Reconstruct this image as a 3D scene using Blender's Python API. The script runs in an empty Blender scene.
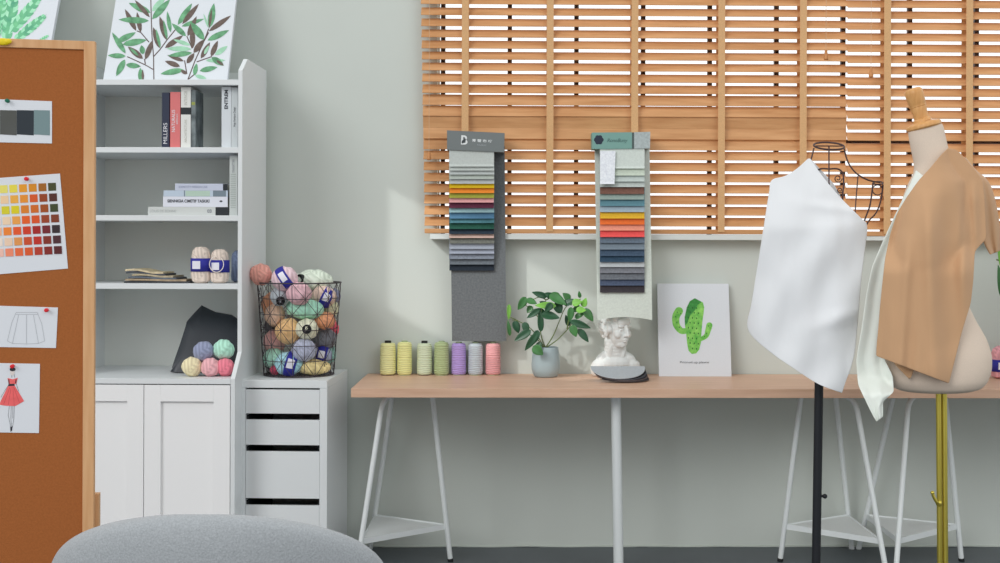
import bpy, bmesh, math, random
from mathutils import Vector, Matrix, noise
R = math.radians
random.seed(7)
SC = bpy.context.scene
COL = SC.collection

# ------------------------------------------------------------------ camera, world, lights
FPX, PPY, YAW, ROLL = 1227.0, 245.0, R(0.8), 0.003
PPX = 510 + FPX * math.tan(YAW)
CAM = Vector((0, -5.2, 1.28))
CROT = Matrix.Rotation(-YAW, 3, 'Z') @ Matrix.Rotation(R(90), 3, 'X') @ Matrix.Rotation(ROLL, 3, 'Z')
cd = bpy.data.cameras.new('camera'); cam = bpy.data.objects.new('camera', cd); COL.objects.link(cam)
cam.matrix_world = Matrix.Translation(CAM) @ CROT.to_4x4()
cd.sensor_width = 36; cd.lens = 36 * FPX / 1000
cd.shift_x = (500 - PPX) / 1000; cd.shift_y = (PPY - 281.5) / 1000
cd.clip_start = 0.05
SC.camera = cam

def ray(px, py):
    return (CROT @ Vector(((px - PPX) / FPX, -(py - PPY) / FPX, -1)))
def P(px, py, d):
    """world point seen at pixel (px, py) at distance d in front of the back wall"""
    r = ray(px, py)
    return CAM + r * ((-d - CAM.y) / r.y)
def PP(px, py, o, n):
    r = ray(px, py)
    return CAM + r * ((o - CAM).dot(n) / r.dot(n))

SC.view_settings.view_transform = 'Standard'
SC.view_settings.look = 'None'
SC.view_settings.exposure = 0.0
SC.view_settings.gamma = 1.0
SC.view_settings.use_curve_mapping = False

w = bpy.data.worlds.new('sky'); SC.world = w; w.use_nodes = True
nt = w.node_tree; nt.nodes.clear()
out = nt.nodes.new('ShaderNodeOutputWorld'); bg = nt.nodes.new('ShaderNodeBackground')
tc = nt.nodes.new('ShaderNodeTexCoord'); sx = nt.nodes.new('ShaderNodeSeparateXYZ')
rmp = nt.nodes.new('ShaderNodeMapRange'); rmp.inputs['From Min'].default_value = 0.0; rmp.inputs['From Max'].default_value = 0.35
rmp.inputs['To Min'].default_value = 0.78; rmp.inputs['To Max'].default_value = 1.3
nt.links.new(tc.outputs['Generated'], sx.inputs[0]); nt.links.new(sx.outputs['Y'], rmp.inputs['Value'])
nt.links.new(rmp.outputs[0], bg.inputs['Strength'])
bg.inputs['Color'].default_value = (0.97, 0.99, 1.0, 1)
nt.links.new(bg.outputs[0], out.inputs[0])

def area(name, loc, target, sx_, sy_, power, color=(1, 1, 1), spread=180, roll=0):
    l = bpy.data.lights.new(name, 'AREA'); l.shape = 'RECTANGLE'; l.size = sx_; l.size_y = sy_
    l.energy = power; l.color = color; l.spread = R(spread)
    o = bpy.data.objects.new(name, l); COL.objects.link(o)
    q = (Vector(target) - Vector(loc)).to_track_quat('-Z', 'Y')
    o.matrix_world = Matrix.Translation(Vector(loc)) @ q.to_matrix().to_4x4() @ Matrix.Rotation(roll, 4, 'Z')
    return o
def sun(name, az, el, power, ang, color=(1, 1, 1)):
    l = bpy.data.lights.new(name, 'SUN'); l.energy = power; l.angle = R(ang); l.color = color
    o = bpy.data.objects.new(name, l); COL.objects.link(o); o.location = (3 * math.sin(R(az)), -6, 4)
    v = Vector((math.sin(R(az)) * math.cos(R(el)), -math.cos(R(az)) * math.cos(R(el)), math.sin(R(el))))
    o.rotation_euler = (-v).to_track_quat('-Z', 'Y').to_euler()
sun('daylight_left', -38, 27, 1.02, 28)
sun('daylight_right', 34, 30, 0.30, 28)
# soft slanting patch of sun that comes in over the room and lands on the wall behind the spools and plant
_d = Vector((0.6, 0.55, -0.58)).normalized(); _c = Vector((0.02, 0, 0.98))
sun_patch = area('sun_patch', _c - _d * 2.2, _c, 0.72, 0.42, 0.35, (1, 0.99, 0.97), 1.5)
_y = (Vector((0, 0, 1)) - _d * _d.z).normalized(); _x = _y.cross(-_d)
sun_patch.matrix_world = Matrix.Translation(_c - _d * 2.2) @ Matrix((_x, _y, -_d)).transposed().to_4x4()

# ------------------------------------------------------------------ materials
ILL = 0.80
def lin(c):
    o = []
    for v in c[:3]:
        v = v / 255
        o.append(v / 12.92 if v <= 0.04045 else ((v + 0.055) / 1.055) ** 2.4)
    return o
def alb(c, k=None):
    k = ILL if k is None else k
    return [min(0.92, v / k) for v in lin(c)]
MATS = {}
def mat(name, rgb, rough=0.6, metal=0.0, var=None, bump=None, wave=None, spec=0.3, sheen=0, k=None, stretch=None, rgb2=None, alpha=None):
    """rgb as 0-255; var=(scale, amount) mottles; bump=(scale, strength); wave=(scale, distortion, strength) wound threads; stretch=(x,y,z) texture scale"""
    if name in MATS: return MATS[name]
    m = bpy.data.materials.new(name); m.use_nodes = True; n = m.node_tree.nodes; L = m.node_tree.links
    b = n['Principled BSDF']; c = alb(rgb, k)
    b.inputs['Base Color'].default_value = (*c, 1); b.inputs['Roughness'].default_value = rough
    b.inputs['Metallic'].default_value = metal
    b.inputs['Specular IOR Level'].default_value = spec
    if sheen: b.inputs['Sheen Weight'].default_value = sheen
    if alpha is not None: b.inputs['Alpha'].default_value = alpha
    t = n.new('ShaderNodeTexCoord'); mp = n.new('ShaderNodeMapping')
    L.new(t.outputs['Object'], mp.inputs[0])
    if stretch: mp.inputs['Scale'].default_value = stretch
    last = None
    if var:
        nz = n.new('ShaderNodeTexNoise'); nz.inputs['Scale'].default_value = var[0]; nz.inputs['Detail'].default_value = 5
        L.new(mp.outputs[0], nz.inputs['Vector'])
        mx = n.new('ShaderNodeMix'); mx.data_type = 'RGBA'
        if rgb2:
            c2 = alb(rgb2, k); lo, hi = c, c2
        else:
            lo = [v * (1 - var[1]) for v in c]; hi = [min(0.95, v * (1 + var[1])) for v in c]
        rp = n.new('ShaderNodeMapRange'); rp.inputs['From Min'].default_value = 0.3; rp.inputs['From Max'].default_value = 0.7
        L.new(nz.outputs[0], rp.inputs[0])
        mx.inputs['A'].default_value = (*lo, 1); mx.inputs['B'].default_value = (*hi, 1)
        L.new(rp.outputs[0], mx.inputs['Factor']); L.new(mx.outputs['Result'], b.inputs['Base Color'])
    h = None
    if bump:
        nb = n.new('ShaderNodeTexNoise'); nb.inputs['Scale'].default_value = bump[0]; nb.inputs['Detail'].default_value = 4
        L.new(mp.outputs[0], nb.inputs['Vector']); h = nb.outputs[0]; st = bump[1]
    if wave:
        wv = n.new('ShaderNodeTexWave'); wv.inputs['Scale'].default_value = wave[0]; wv.inputs['Distortion'].default_value = wave[1]
        wv.inputs['Detail'].default_value = 1.5; wv.inputs['Detail Scale'].default_value = 0.6
        wv.bands_direction = 'Z' if len(wave) < 4 else wave[3]
        L.new(mp.outputs[0], wv.inputs['Vector']); h = wv.outputs['Fac']; st = wave[2]
        mx2 = n.new('ShaderNodeMix'); mx2.data_type = 'RGBA'
        mx2.inputs['A'].default_value = (*[v * 0.72 for v in c], 1); mx2.inputs['B'].default_value = (*[min(0.95, v * 1.08) for v in c], 1)
        L.new(wv.outputs['Fac'], mx2.inputs['Factor']); L.new(mx2.outputs['Result'], b.inputs['Base Color'])
    if h is not None:
        bp = n.new('ShaderNodeBump'); bp.inputs['Strength'].default_value = st; bp.inputs['Distance'].default_value = 0.003
        L.new(h, bp.inputs['Height']); L.new(bp.outputs[0], b.inputs['Normal'])
    MATS[name] = m
    return m
def wood(name, rgb, rgb2, axis='X', rough=0.45, scale=9, k=None):
    if name in MATS: return MATS[name]
    s = {'X': (0.6, 6, 6), 'Z': (6, 6, 0.6), 'Y': (6, 0.6, 6)}[axis]
    return mat(name, rgb, rough, var=(scale, 0.1), rgb2=rgb2, bump=(scale * 2, 0.06), stretch=s, k=k)
def fabric(name, rgb, k=None):
    return mat(name, rgb, 0.9, var=(130, 0.17 if max(rgb) < 130 else 0.06), bump=(420, 0.35), spec=0.1, k=k)
def yarn(name, rgb):
    if name in MATS: return MATS[name]
    m = mat(name, rgb, 0.92, spec=0.08, sheen=0.15); n = m.node_tree.nodes; L = m.node_tree.links; b = n['Principled BSDF']; c = alb(rgb)
    t = n.new('ShaderNodeTexCoord'); hs = []
    for rt in ((0.3, 0.2, 0.0), (1.1, 0.5, 0.8), (0.4, 1.2, 2.1)):
        mp = n.new('ShaderNodeMapping'); mp.inputs['Rotation'].default_value = rt; L.new(t.outputs['Object'], mp.inputs[0])
        wv = n.new('ShaderNodeTexWave'); wv.inputs['Scale'].default_value = 21; wv.inputs['Distortion'].default_value = 1.6; wv.inputs['Detail Scale'].default_value = 0.7
        L.new(mp.outputs[0], wv.inputs['Vector']); hs.append(wv.outputs['Fac'])
    vo = n.new('ShaderNodeTexNoise'); vo.inputs['Scale'].default_value = 22; vo.inputs['Detail'].default_value = 0; L.new(t.outputs['Object'], vo.inputs['Vector'])
    cur = hs[0]
    for k, th in ((1, 0.44), (2, 0.56)):
        g = n.new('ShaderNodeMapRange'); g.inputs['From Min'].default_value = th - 0.01; g.inputs['From Max'].default_value = th + 0.01; L.new(vo.outputs[0], g.inputs[0])
        mx = n.new('ShaderNodeMix'); L.new(g.outputs[0], mx.inputs['Factor']); L.new(cur, mx.inputs['A']); L.new(hs[k], mx.inputs['B']); cur = mx.outputs['Result']
    mc = n.new('ShaderNodeMix'); mc.data_type = 'RGBA'; mc.inputs['A'].default_value = (*[v * 0.78 for v in c], 1); mc.inputs['B'].default_value = (*[min(0.95, v * 1.06) for v in c], 1)
    L.new(cur, mc.inputs['Factor']); L.new(mc.outputs['Result'], b.inputs['Base Color'])
    bp = n.new('ShaderNodeBump'); bp.inputs['Strength'].default_value = 0.55; bp.inputs['Distance'].default_value = 0.002; L.new(cur, bp.inputs['Height']); L.new(bp.outputs[0], b.inputs['Normal'])
    return m

# ------------------------------------------------------------------ mesh helpers
def rotm(rx=0, ry=0, rz=0):
    return Matrix.Rotation(rz, 4, 'Z') @ Matrix.Rotation(ry, 4, 'Y') @ Matrix.Rotation(rx, 4, 'X')
def box(bm, c, s, rot=None, bev=0.0):
    m = Matrix.Translation(Vector(c)) @ (rot if rot else Matrix()) @ Matrix.Diagonal((*s, 1))
    r = bmesh.ops.create_cube(bm, size=1, matrix=m)
    if bev:
        es = list({e for v in r['verts'] for e in v.link_edges})
        bmesh.ops.bevel(bm, geom=es, offset=bev, segments=2, affect='EDGES', profile=0.6)
    return bm
def box2(bm, a, b, bev=0.0):
    a, b = Vector(a), Vector(b)
    return box(bm, (a + b) / 2, [abs(b[i] - a[i]) for i in range(3)], bev=bev)
def frame_of(t):
    t = t.normalized(); up = Vector((0, 0, 1)) if abs(t.z) < 0.92 else Vector((1, 0, 0))
    x = t.cross(up).normalized(); return x, t.cross(x).normalized()
def tube(bm, pts, r, seg=8, cap=True, closed=False):
    pts = [Vector(p) for p in pts]; n = len(pts); rs = r if isinstance(r, (list, tuple)) else [r] * n
    rings = []; px = None
    for i, p in enumerate(pts):
        if closed: t = pts[(i + 1) % n] - pts[i - 1]
        else: t = pts[min(i + 1, n - 1)] - pts[max(i - 1, 0)]
        if t.length < 1e-9: t = Vector((0, 0, 1))
        t.normalize()
        if px is None: x, y = frame_of(t)
        else:
            x = (px - t * px.dot(t))
            if x.length < 1e-6: x, y = frame_of(t)
            x.normalize(); y = t.cross(x)
        px = x
        rings.append([bm.verts.new(p + (x * math.cos(a) + y * math.sin(a)) * rs[i]) for a in [2 * math.pi * k / seg for k in range(seg)]])
    m = n if closed else n - 1
    for i in range(m):
        A, B = rings[i], rings[(i + 1) % n]
        for k in range(seg):
            bm.faces.new((A[k], A[(k + 1) % seg], B[(k + 1) % seg], B[k]))
    if cap and not closed:
        bm.faces.new(rings[0][::-1]); bm.faces.new(rings[-1])
    return bm
def lathe(bm, prof, seg=24, M=None):
    """prof: list of (radius, z)"""
    M = M or Matrix(); rings = []
    for r, z in prof:
        if r < 1e-6: rings.append([bm.verts.new(M @ Vector((0, 0, z)))])
        else: rings.append([bm.verts.new(M @ Vector((r * math.cos(2 * math.pi * k / seg), r * math.sin(2 * math.pi * k / seg), z))) for k in range(seg)])
    for A, B in zip(rings, rings[1:]):
        for k in range(seg):
            a = A[k % len(A)]; a2 = A[(k + 1) % len(A)]; b = B[k % len(B)]; b2 = B[(k + 1) % len(B)]
            vs = []
            for v in (a, a2, b2, b):
                if v not in vs: vs.append(v)
            if len(vs) > 2: bm.faces.new(vs)
    for ring, flip in ((rings[0], True), (rings[-1], False)):
        if len(ring) > 2: bm.faces.new(ring[::-1] if flip else ring)
    return bm
def sphere(bm, c, s, rot=None, u=20, v=12):
    s = (s, s, s) if not isinstance(s, (tuple, list)) else s
    bmesh.ops.create_uvsphere(bm, u_segments=u, v_segments=v, radius=1,
        matrix=Matrix.Translation(Vector(c)) @ (rot or Matrix()) @ Matrix.Diagonal((*s, 1)))
    return bm
def gridsurf(bm, pts, mi=0, close_u=False):
    """pts[row][col] -> faces"""
    V = [[bm.verts.new(p) for p in row] for row in pts]
    fs = []
    for i in range(len(V) - 1):
        nc = len(V[i])
        for j in range(nc if close_u else nc - 1):
            f = bm.faces.new((V[i][j], V[i][(j + 1) % nc], V[i + 1][(j + 1) % nc], V[i + 1][j])); f.material_index = mi; fs.append(f)
    return fs
def poly(bm, pts, mi=0):
    f = bm.faces.new([bm.verts.new(p) for p in pts]); f.material_index = mi
    return f
def smoothc(pts, n=6, closed=False):
    """Catmull-Rom through points"""
    pts = [Vector(p) for p in pts]; N = len(pts); o = []
    rng = range(N if closed else N - 1)
    for i in rng:
        p0 = pts[(i - 1) % N] if closed or i > 0 else pts[0]; p1 = pts[i]; p2 = pts[(i + 1) % N]
        p3 = pts[(i + 2) % N] if closed or i + 2 < N else pts[-1]
        for k in range(n):
            t = k / n
            o.append(0.5 * ((2 * p1) + (p2 - p0) * t + (2 * p0 - 5 * p1 + 4 * p2 - p3) * t * t + (3 * p1 - p0 - 3 * p2 + p3) * t ** 3))
    if not closed: o.append(pts[-1])
    return o

def world_of(o):
    m = o.matrix_basis.copy()
    while o.parent: o = o.parent; m = o.matrix_basis @ m
    return m
def obj(name, bm, mats, parent=None, local=False, smooth=False, sub=0, solid=0, keepnorm=False, auto=True):
    if parent is not None and not local: bm.transform(world_of(parent).inverted())
    if not keepnorm: bmesh.ops.recalc_face_normals(bm, faces=bm.faces)
    loc = None
    if parent is None and not local:
        lo = [min(v.co[i] for v in bm.verts) for i in range(3)]; hi = [max(v.co[i] for v in bm.verts) for i in range(3)]
        loc = Vector(((lo[0] + hi[0]) / 2, (lo[1] + hi[1]) / 2, lo[2])); bm.transform(Matrix.Translation(-loc))
    me = bpy.data.meshes.new(name); bm.to_mesh(me); bm.free()
    for m in (mats if isinstance(mats, (list, tuple)) else [mats]): me.materials.append(m)
    if smooth:
        me.polygons.foreach_set('use_smooth', [True] * len(me.polygons))
        if auto and not sub: me.set_sharp_from_angle(angle=R(42))
    o = bpy.data.objects.new(name, me); COL.objects.link(o)
    if loc: o.location = loc
    if parent is not None: o.parent = parent
    if solid:
        s = o.modifiers.new('solid', 'SOLIDIFY'); s.thickness = solid; s.offset = 0
    if sub:
        s = o.modifiers.new('sub', 'SUBSURF'); s.levels = sub; s.render_levels = sub
    return o
def tag(o, label, cat, group=None, kind=None):
    o['label'] = label
    if cat: o['category'] = cat
    if group: o['group'] = group
    if kind: o['kind'] = kind
    return o
def thing(name, label, cat, loc=(0, 0, 0), rotz=0, group=None):
    o = bpy.data.objects.new(name, None); COL.objects.link(o); o.empty_display_size = 0.05
    o.location = loc; o.rotation_euler = (0, 0, rotz)
    return tag(o, label, cat, group)
def struct(name, bm, m, label=None, **k):
    o = obj(name, bm, m, **k); o['kind'] = 'structure'
    if label: o['label'] = label; o['category'] = name.split('_')[0]
    return o
def B(): return bmesh.new()
def copy_tree(o, parent=None):
    c = o.copy(); COL.objects.link(c); c.parent = parent
    for ch in list(o.children): copy_tree(ch, c)
    return c

def text_part(body, size, M, m, parent, name='lettering', extrude=0.0003, width=None, font_shear=0.0, bold=0.0):
    cu = bpy.data.curves.new('t', 'FONT'); cu.body = body; cu.size = size; cu.extrude = extrude; cu.shear = font_shear; cu.offset = bold
    cu.align_x = 'CENTER'; cu.align_y = 'CENTER'
    o = bpy.data.objects.new('t', cu); COL.objects.link(o)
    bpy.context.view_layer.update()
    dg = bpy.context.evaluated_depsgraph_get()
    me = bpy.data.meshes.new_from_object(o.evaluated_get(dg))
    bpy.data.objects.remove(o)
    bm = B(); bm.from_mesh(me); bpy.data.meshes.remove(me); bpy.data.curves.remove(cu)
    if width and bm.verts:
        xs = [v.co.x for v in bm.verts]; k = width / max(1e-6, max(xs) - min(xs)); bm.transform(Matrix.Diagonal((k, 1, 1, 1)))
    bm.transform(M)
    return obj(name, bm, m, parent, keepnorm=True)
FACE = Matrix.Rotation(R(90), 4, 'X')          # text lying in XY -> upright, facing -Y

# ------------------------------------------------------------------ setting
M_wall = mat('wall_paint', (186, 192, 186), 0.75, var=(2.2, 0.02), bump=(60, 0.05))
M_floor = mat('dark_floor', (82, 88, 93), 0.45, var=(3, 0.12), bump=(30, 0.05))
M_sill = mat('sill_paint', (200, 205, 202), 0.55)
WX0 = P(437, 240, 0).x; WZ0 = 1.315; WX1 = 3.4; WZ1 = 2.78
bm = B()
box2(bm, (-4.5, 0, 0), (WX0, 0.2, 3.3)); box2(bm, (WX0, 0, 0), (WX1, 0.2, WZ0)); box2(bm, (WX0, 0, WZ1), (WX1, 0.2, 3.3)); box2(bm, (WX1, 0, 0), (5.5, 0.2, 3.3))
struct('wall_back', bm, M_wall)
bm = B(); box2(bm, (-4.5, -8, -0.1), (5.5, 0.0, 0)); struct('floor', bm, M_floor)
# rough sealant bead where wall meets floor
bm = B(); pts = []
for i in range(161):
    x = -1.2 + i * 0.025
    pts.append((x, -0.002, 0.0035 + 0.004 * noise.noise(Vector((x * 6, 0, 0)))))
tube(bm, pts, [0.0045 + 0.003 * abs(noise.noise(Vector((p[0] * 9, 3, 0)))) for p in pts], 6)
struct('trim_1', bm, mat('sealant', (175, 182, 175), 0.7), smooth=True)
bm = B(); a = P(430, 233.6, 0.06); b_ = P(430, 239.2, 0.06)
box2(bm, (P(430, 236, 0.06).x, -0.066, b_.z), (WX1 + 0.05, 0.0, a.z), bev=0.002)
struct('trim_2', bm, M_sill)
# window behind the blinds: frame, pane, dark security bars outside
M_bar = mat('dark_metal', (42, 28, 28), 0.5)
wr = thing('window_1', 'wide window behind the wooden blinds with dark upright bars', 'window'); wr['kind'] = 'structure'
bm = B()
for (a, b) in (((WX0, 0.05, WZ0), (WX1, 0.10, WZ0 + 0.012)), ((WX0, 0.05, WZ1 - 0.04), (WX1, 0.10, WZ1)), ((WX0, 0.05, WZ0), (WX0 + 0.006, 0.10, WZ1)), ((WX1 - 0.04, 0.05, WZ0), (WX1, 0.10, WZ1))):
    box2(bm, a, b)
obj('window_frame', bm, M_sill, wr)
m = bpy.data.materials.new('window_glass'); m.use_nodes = True; n = m.node_tree.nodes; n.clear()
mo = n.new('ShaderNodeOutputMaterial'); tr = n.new('ShaderNodeBsdfTransparent'); gl = n.new('ShaderNodeBsdfGlossy'); gl.inputs['Roughness'].default_value = 0.02
mi = n.new('ShaderNodeMixShader'); mi.inputs[0].default_value = 0.012
m.node_tree.links.new(tr.outputs[0], mi.inputs[1]); m.node_tree.links.new(gl.outputs[0], mi.inputs[2]); m.node_tree.links.new(mi.outputs[0], mo.inputs[0])
bm = B(); box2(bm, (WX0, 0.072, WZ0), (WX1, 0.078, WZ1)); obj('pane', bm, m, wr)
for k in range(13):
    bx = P(443 + 66.6 * k, 120, -0.13).x
    bm = B(); box2(bm, (bx - 0.0095, 0.12, WZ0), (bx + 0.0095, 0.14, WZ1)); obj('security_bar', bm, M_bar, wr)
zt = P(930, 141.5, -0.13).z
bm = B(); box2(bm, (WX0, 0.118, zt - 0.010), (WX1, 0.142, zt + 0.006)); obj('security_bar', bm, M_bar, wr)

# ------------------------------------------------------------------ wooden blinds
M_slat = wood('slat_wood', (199, 152, 107), (175, 126, 82), 'X', 0.5, 7)
M_tape = mat('tape_cloth', (196, 156, 112), 0.85, var=(300, 0.08))
M_cord = mat('blind_cord', (190, 160, 130), 0.8)
M_toggle = wood('toggle_wood', (186, 130, 82), (160, 105, 60), 'Z')
DB = 0.046
def make_blind(name, label, x0, x1, gap0, xref, n_up, n_rows, tapes, tilts, cords, bottom):
    root = thing(name, label, 'window blind', (P((x0 + min(x1, 1000)) / 2, 233, DB).x, -DB, P(xref, bottom, DB).z))
    z_top = 0
    for i in range(-n_up, n_rows):
        yc = gap0 + 11.05 * (i + 0.5); z = P(xref, yc, DB).z
        z_top = max(z_top, z)
        sh = 0.0187 * yc if x0 < 500 else 0
        xa = P(x0 + sh * 0.9, yc, DB).x; xb = P(x1, yc, DB).x
        t = tilts.get(i, 48) + random.uniform(-0.8, 0.8)
        bm = B(); box(bm, (0, 0, 0), (xb - xa, 0.05, 0.0028), bev=0.001)
        bm.transform(Matrix.Translation(((xa + xb) / 2, -DB, z)) @ Matrix.Rotation(R(t), 4, 'X'))
        obj('slat', bm, M_slat, root)
    xa = P(x0 + 3.9 if x0 < 500 else x0, 231, DB).x; xb = P(x1, 231, DB).x
    bm = B(); box2(bm, (xa, -DB - 0.024, P(xref, bottom, DB).z), (xb, -DB + 0.024, P(xref, bottom - 4.6, DB).z), bev=0.003); obj('bottom_rail', bm, M_slat, root)
    zb = P(xref, bottom - 2, DB).z
    bm = B(); box2(bm, (xa, -DB - 0.03, z_top + 0.04), (xb, -DB + 0.03, z_top + 0.11), bev=0.003); obj('head_rail', bm, M_slat, root)
    for tx in tapes:
        for dd, wd in ((DB + 0.0275, 0.0145), (DB - 0.0275, 0.0145)):
            xx = P(tx, 120, DB + 0.0275).x
            bm = B(); box2(bm, (xx - wd, -dd - 0.0006, zb), (xx + wd, -dd + 0.0006, z_top + 0.04)); obj('ladder_tape', bm, M_tape, root)
    for cx, cy0, cy1 in cords:
        dc = DB + 0.05
        p1 = P(cx, cy0, dc); p2 = P(cx, cy1, dc)
        bm = B(); tube(bm, [(p1.x, -dc, z_top + 0.06), (p1.x, -dc, p1.z)], 0.0011, 6); o = obj('pull_cord', bm, M_cord, root)
        h = p1.z - p2.z
        bm = B(); lathe(bm, [(0.003, h), (0.006, h * 0.9), (0.007, h * 0.5), (0.0095, h * 0.35), (0.010, h * 0.08), (0.007, 0)], 12, Matrix.Translation((p2.x, -dc, p2.z)))
        obj('toggle', bm, M_toggle, o, smooth=True)
    return root
tl = {8: 66, 9: 66, 10: 99, 11: 78, 12: 70, 7: 50, 13: 50}
make_blind('wooden_blind', 'wide left wooden venetian blind hung with two fabric swatch banners', 421, 846.3, 5.8, 443, 10, 20,
           [465, 550, 634.7, 721.5, 803.2], tl, [(429, 152, 160), (826, 50, 60)], 233.3)
make_blind('wooden_blind', 'right wooden venetian blind behind the beige mannequin', 846.6, 1052, 9.7, 906, 10, 20,
           [887.4, 969.5, 1040], {}, [(871, 68, 77.5)], 236.2)

# ------------------------------------------------------------------ work tables and trestles
M_table = wood('table_top_wood', (204, 170, 146), (190, 154, 129), 'X', 0.42, 8)
M_white = mat('white_metal', (205, 210, 210), 0.4, spec=0.4)
M_rub = mat('black_rubber', (30, 32, 34), 0.6)
TZ = 0.735; TX0 = P(351, 390, 0.55).x; TX1 = TX0 + 2.0
def make_table(label, xa, xb):
    t = thing('work_table', label, 'table', ((xa + xb) / 2, -0.305, TZ - 0.034))
    bm = B(); box2(bm, (xa, -0.550, TZ - 0.034), (xb, -0.005, TZ), bev=0.0015); obj('tabletop', bm, M_table, t)
    return t
t1 = make_table('long pale wood worktop carrying thread spools, plant, bust and cactus picture', TX0, TX1)
make_table('pale wood worktop behind the beige mannequin with a pink skein on it', TX1 + 0.002, TX1 + 1.3)
bm = B(); a = P(615.8, 398, 0.45); a.z = TZ - 0.036; b_ = P(618.5, 563, 0.45); k = (b_ - a) / (b_.z - a.z) * (0.0 - a.z)
tube(bm, [a, a + k * 0.985], 0.0195, 16); obj('leg', bm, M_white, t1, smooth=True)
bm = B(); e = a + k; tube(bm, [e + Vector((0, 0, 0.012)), e], 0.0195, 16); obj('leg_foot', bm, M_rub, t1, smooth=True)
bm = B(); box(bm, a - Vector((0, 0, -0.0)), (0.09, 0.09, 0.004)); obj('leg_plate', bm, M_white, t1)

def make_trestle(label, mirror, x_plane, wd=0.349, group='trestles under the worktops'):
    """outer pair of legs lie at x_plane; s=+1 third leg to the right"""
    s = -1 if mirror else 1
    t = thing('trestle', label, 'trestle', (x_plane + s * 0.17, -0.3, 0), 0, group)
    X = lambda v: x_plane + s * v
    zt = TZ - 0.034 - 0.012
    tops = 0.104
    A0 = Vector((X(0.0), -0.53, 0)); A1 = Vector((X(tops - 0.012), -0.40, zt))
    B0 = Vector((X(0.0), -0.035, 0)); B1 = Vector((X(tops + 0.005), -0.17, zt))
    C0 = Vector((X(wd), -0.24, 0)); C1 = Vector((X(0.275), -0.285, zt))
    r = 0.0105
    # bent outer leg running into the top bar
    d = (A0 - A1).normalized(); corner = A1
    bend = [A0.lerp(corner, 0.02), corner + d * 0.06]
    tgt = Vector((X(0.275), -0.30, zt)); e = (tgt - corner).normalized()
    for q in (0.25, 0.5, 0.75, 1.0):
        bend.append((corner + d * 0.06) * (1 - q) ** 2 + corner * 2 * q * (1 - q) + (corner + e * 0.05) * q * q)
    bend.append(tgt)
    bm = B(); tube(bm, bend, r, 10); obj('leg', bm, M_white, t, smooth=True)
    bm = B(); tube(bm, [B0.lerp(B1, 0.02), B1], r, 10); obj('leg', bm, M_white, t, smooth=True)
    bm = B(); tube(bm, [C0.lerp(C1, 0.02), C1], r, 10); obj('leg', bm, M_white, t, smooth=True)
    for p, q in ((A0, A1), (B0, B1), (C0, C1)):
        bm = B(); tube(bm, [p, p.lerp(q, 0.02)], r + 0.0012, 10); obj('foot', bm, M_rub if p is C0 else M_white, t, smooth=True)
    bm = B(); tube(bm, [B1, A1.lerp(tgt, 0.3)], r, 8); obj('top_bar', bm, M_white, t, smooth=True)
    # triangular tray near the bottom
    f = 0.144 / zt
    a, b, c = A0.lerp(A1, f), B0.lerp(B1, f), C0.lerp(C1, f)
    cen = (a + b + c) / 3
    bm = B()
    T = [p.lerp(cen, 0.03) + Vector((0, 0, 0.006)) for p in (a, b, c)]; L_ = [p - Vector((0, 0, 0.004)) for p in T]
    poly(bm, T); poly(bm, L_[::-1])
    for i in range(3): poly(bm, [L_[i], L_[(i + 1) % 3], T[(i + 1) % 3], T[i]])
    obj('tray', bm, M_white, t)
    bm = B()
    pts = [p + Vector((0, 0, -0.006)) for p in T]
    for i in range(3):
        p, q = pts[i], pts[(i + 1) % 3]; v = (q - p); n_ = Vector((v.y, -v.x, 0)).normalized() * 0.0015
        box(bm, (p + q) / 2, (v.length, 0.003, 0.022), Matrix.Rotation(math.atan2(v.y, v.x), 4, 'Z'))
    obj('tray_rim', bm, M_white, t)
    return t
make_trestle('white metal trestle under the left end of the worktop', False, P(356, 570, 0.5).x)
make_trestle('white metal trestle behind the black pole of the wire dress form', True, P(889, 583, 0.545).x)
make_trestle('white metal trestle behind the brass pole of the beige mannequin', False, P(896.5, 583, 0.545).x, 0.362)

# ------------------------------------------------------------------ bookcase
M_case = mat('white_laminate', (205, 209, 210), 0.5, spec=0.35)
M_case_in = mat('laminate_back', (206, 211, 207), 0.6)
M_door = mat('white_door', (222, 227, 233), 0.45, spec=0.35)
DU, DL = 0.40, 0.50
br = P(265.9, 240, 0.065); BW = 1.36
bc = thing('bookcase', 'tall white bookcase with open shelves above shaker cupboard doors', 'bookcase', (br.x, -0.065, 0), R(-1.8))
def shz(y): return P(170, y, 0.45).z
Z = {'top': shz(79.5), 's2': shz(147.2), 's3': shz(215.3), 's4': shz(283.6)}
zb = P(200, 378.8, 0.56).z; Z['base'] = zb
PT = 0.016
def side(x):
    bm = B()
    zc = Z['top']; peak = P(248, 58.5, 0.40).z; chz = P(240, 70.3, 0.465).z
    zk = P(238.5, 352, 0.465).z
    prof = [(0, 0.0), (0, peak), (DU - 0.08, peak), (DU, chz), (DU, zk), (DL, zb - 0.0), (DL, 0.0)]
    vs1 = [bm.verts.new((x, -p[0], p[1])) for p in prof]; vs2 = [bm.verts.new((x - PT, -p[0], p[1])) for p in prof]
    bm.faces.new(vs1); bm.faces.new(vs2[::-1])
    for i in range(len(prof)):
        j = (i + 1) % len(prof); bm.faces.new((vs1[i], vs2[i], vs2[j], vs1[j]))
    return bm
obj('side_panel', side(0), M_case, bc, local=True); obj('side_panel', side(-BW + PT), M_case, bc, local=True)
obj('side_panel', side(-BW / 2 + PT / 2), M_case, bc, local=True)
bm = B(); box2(bm, (-BW + PT, -0.004, 0.05), (-PT, -0.010, Z['top'] + 0.08)); obj('back_panel', bm, M_case_in, bc, local=True)
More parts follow.
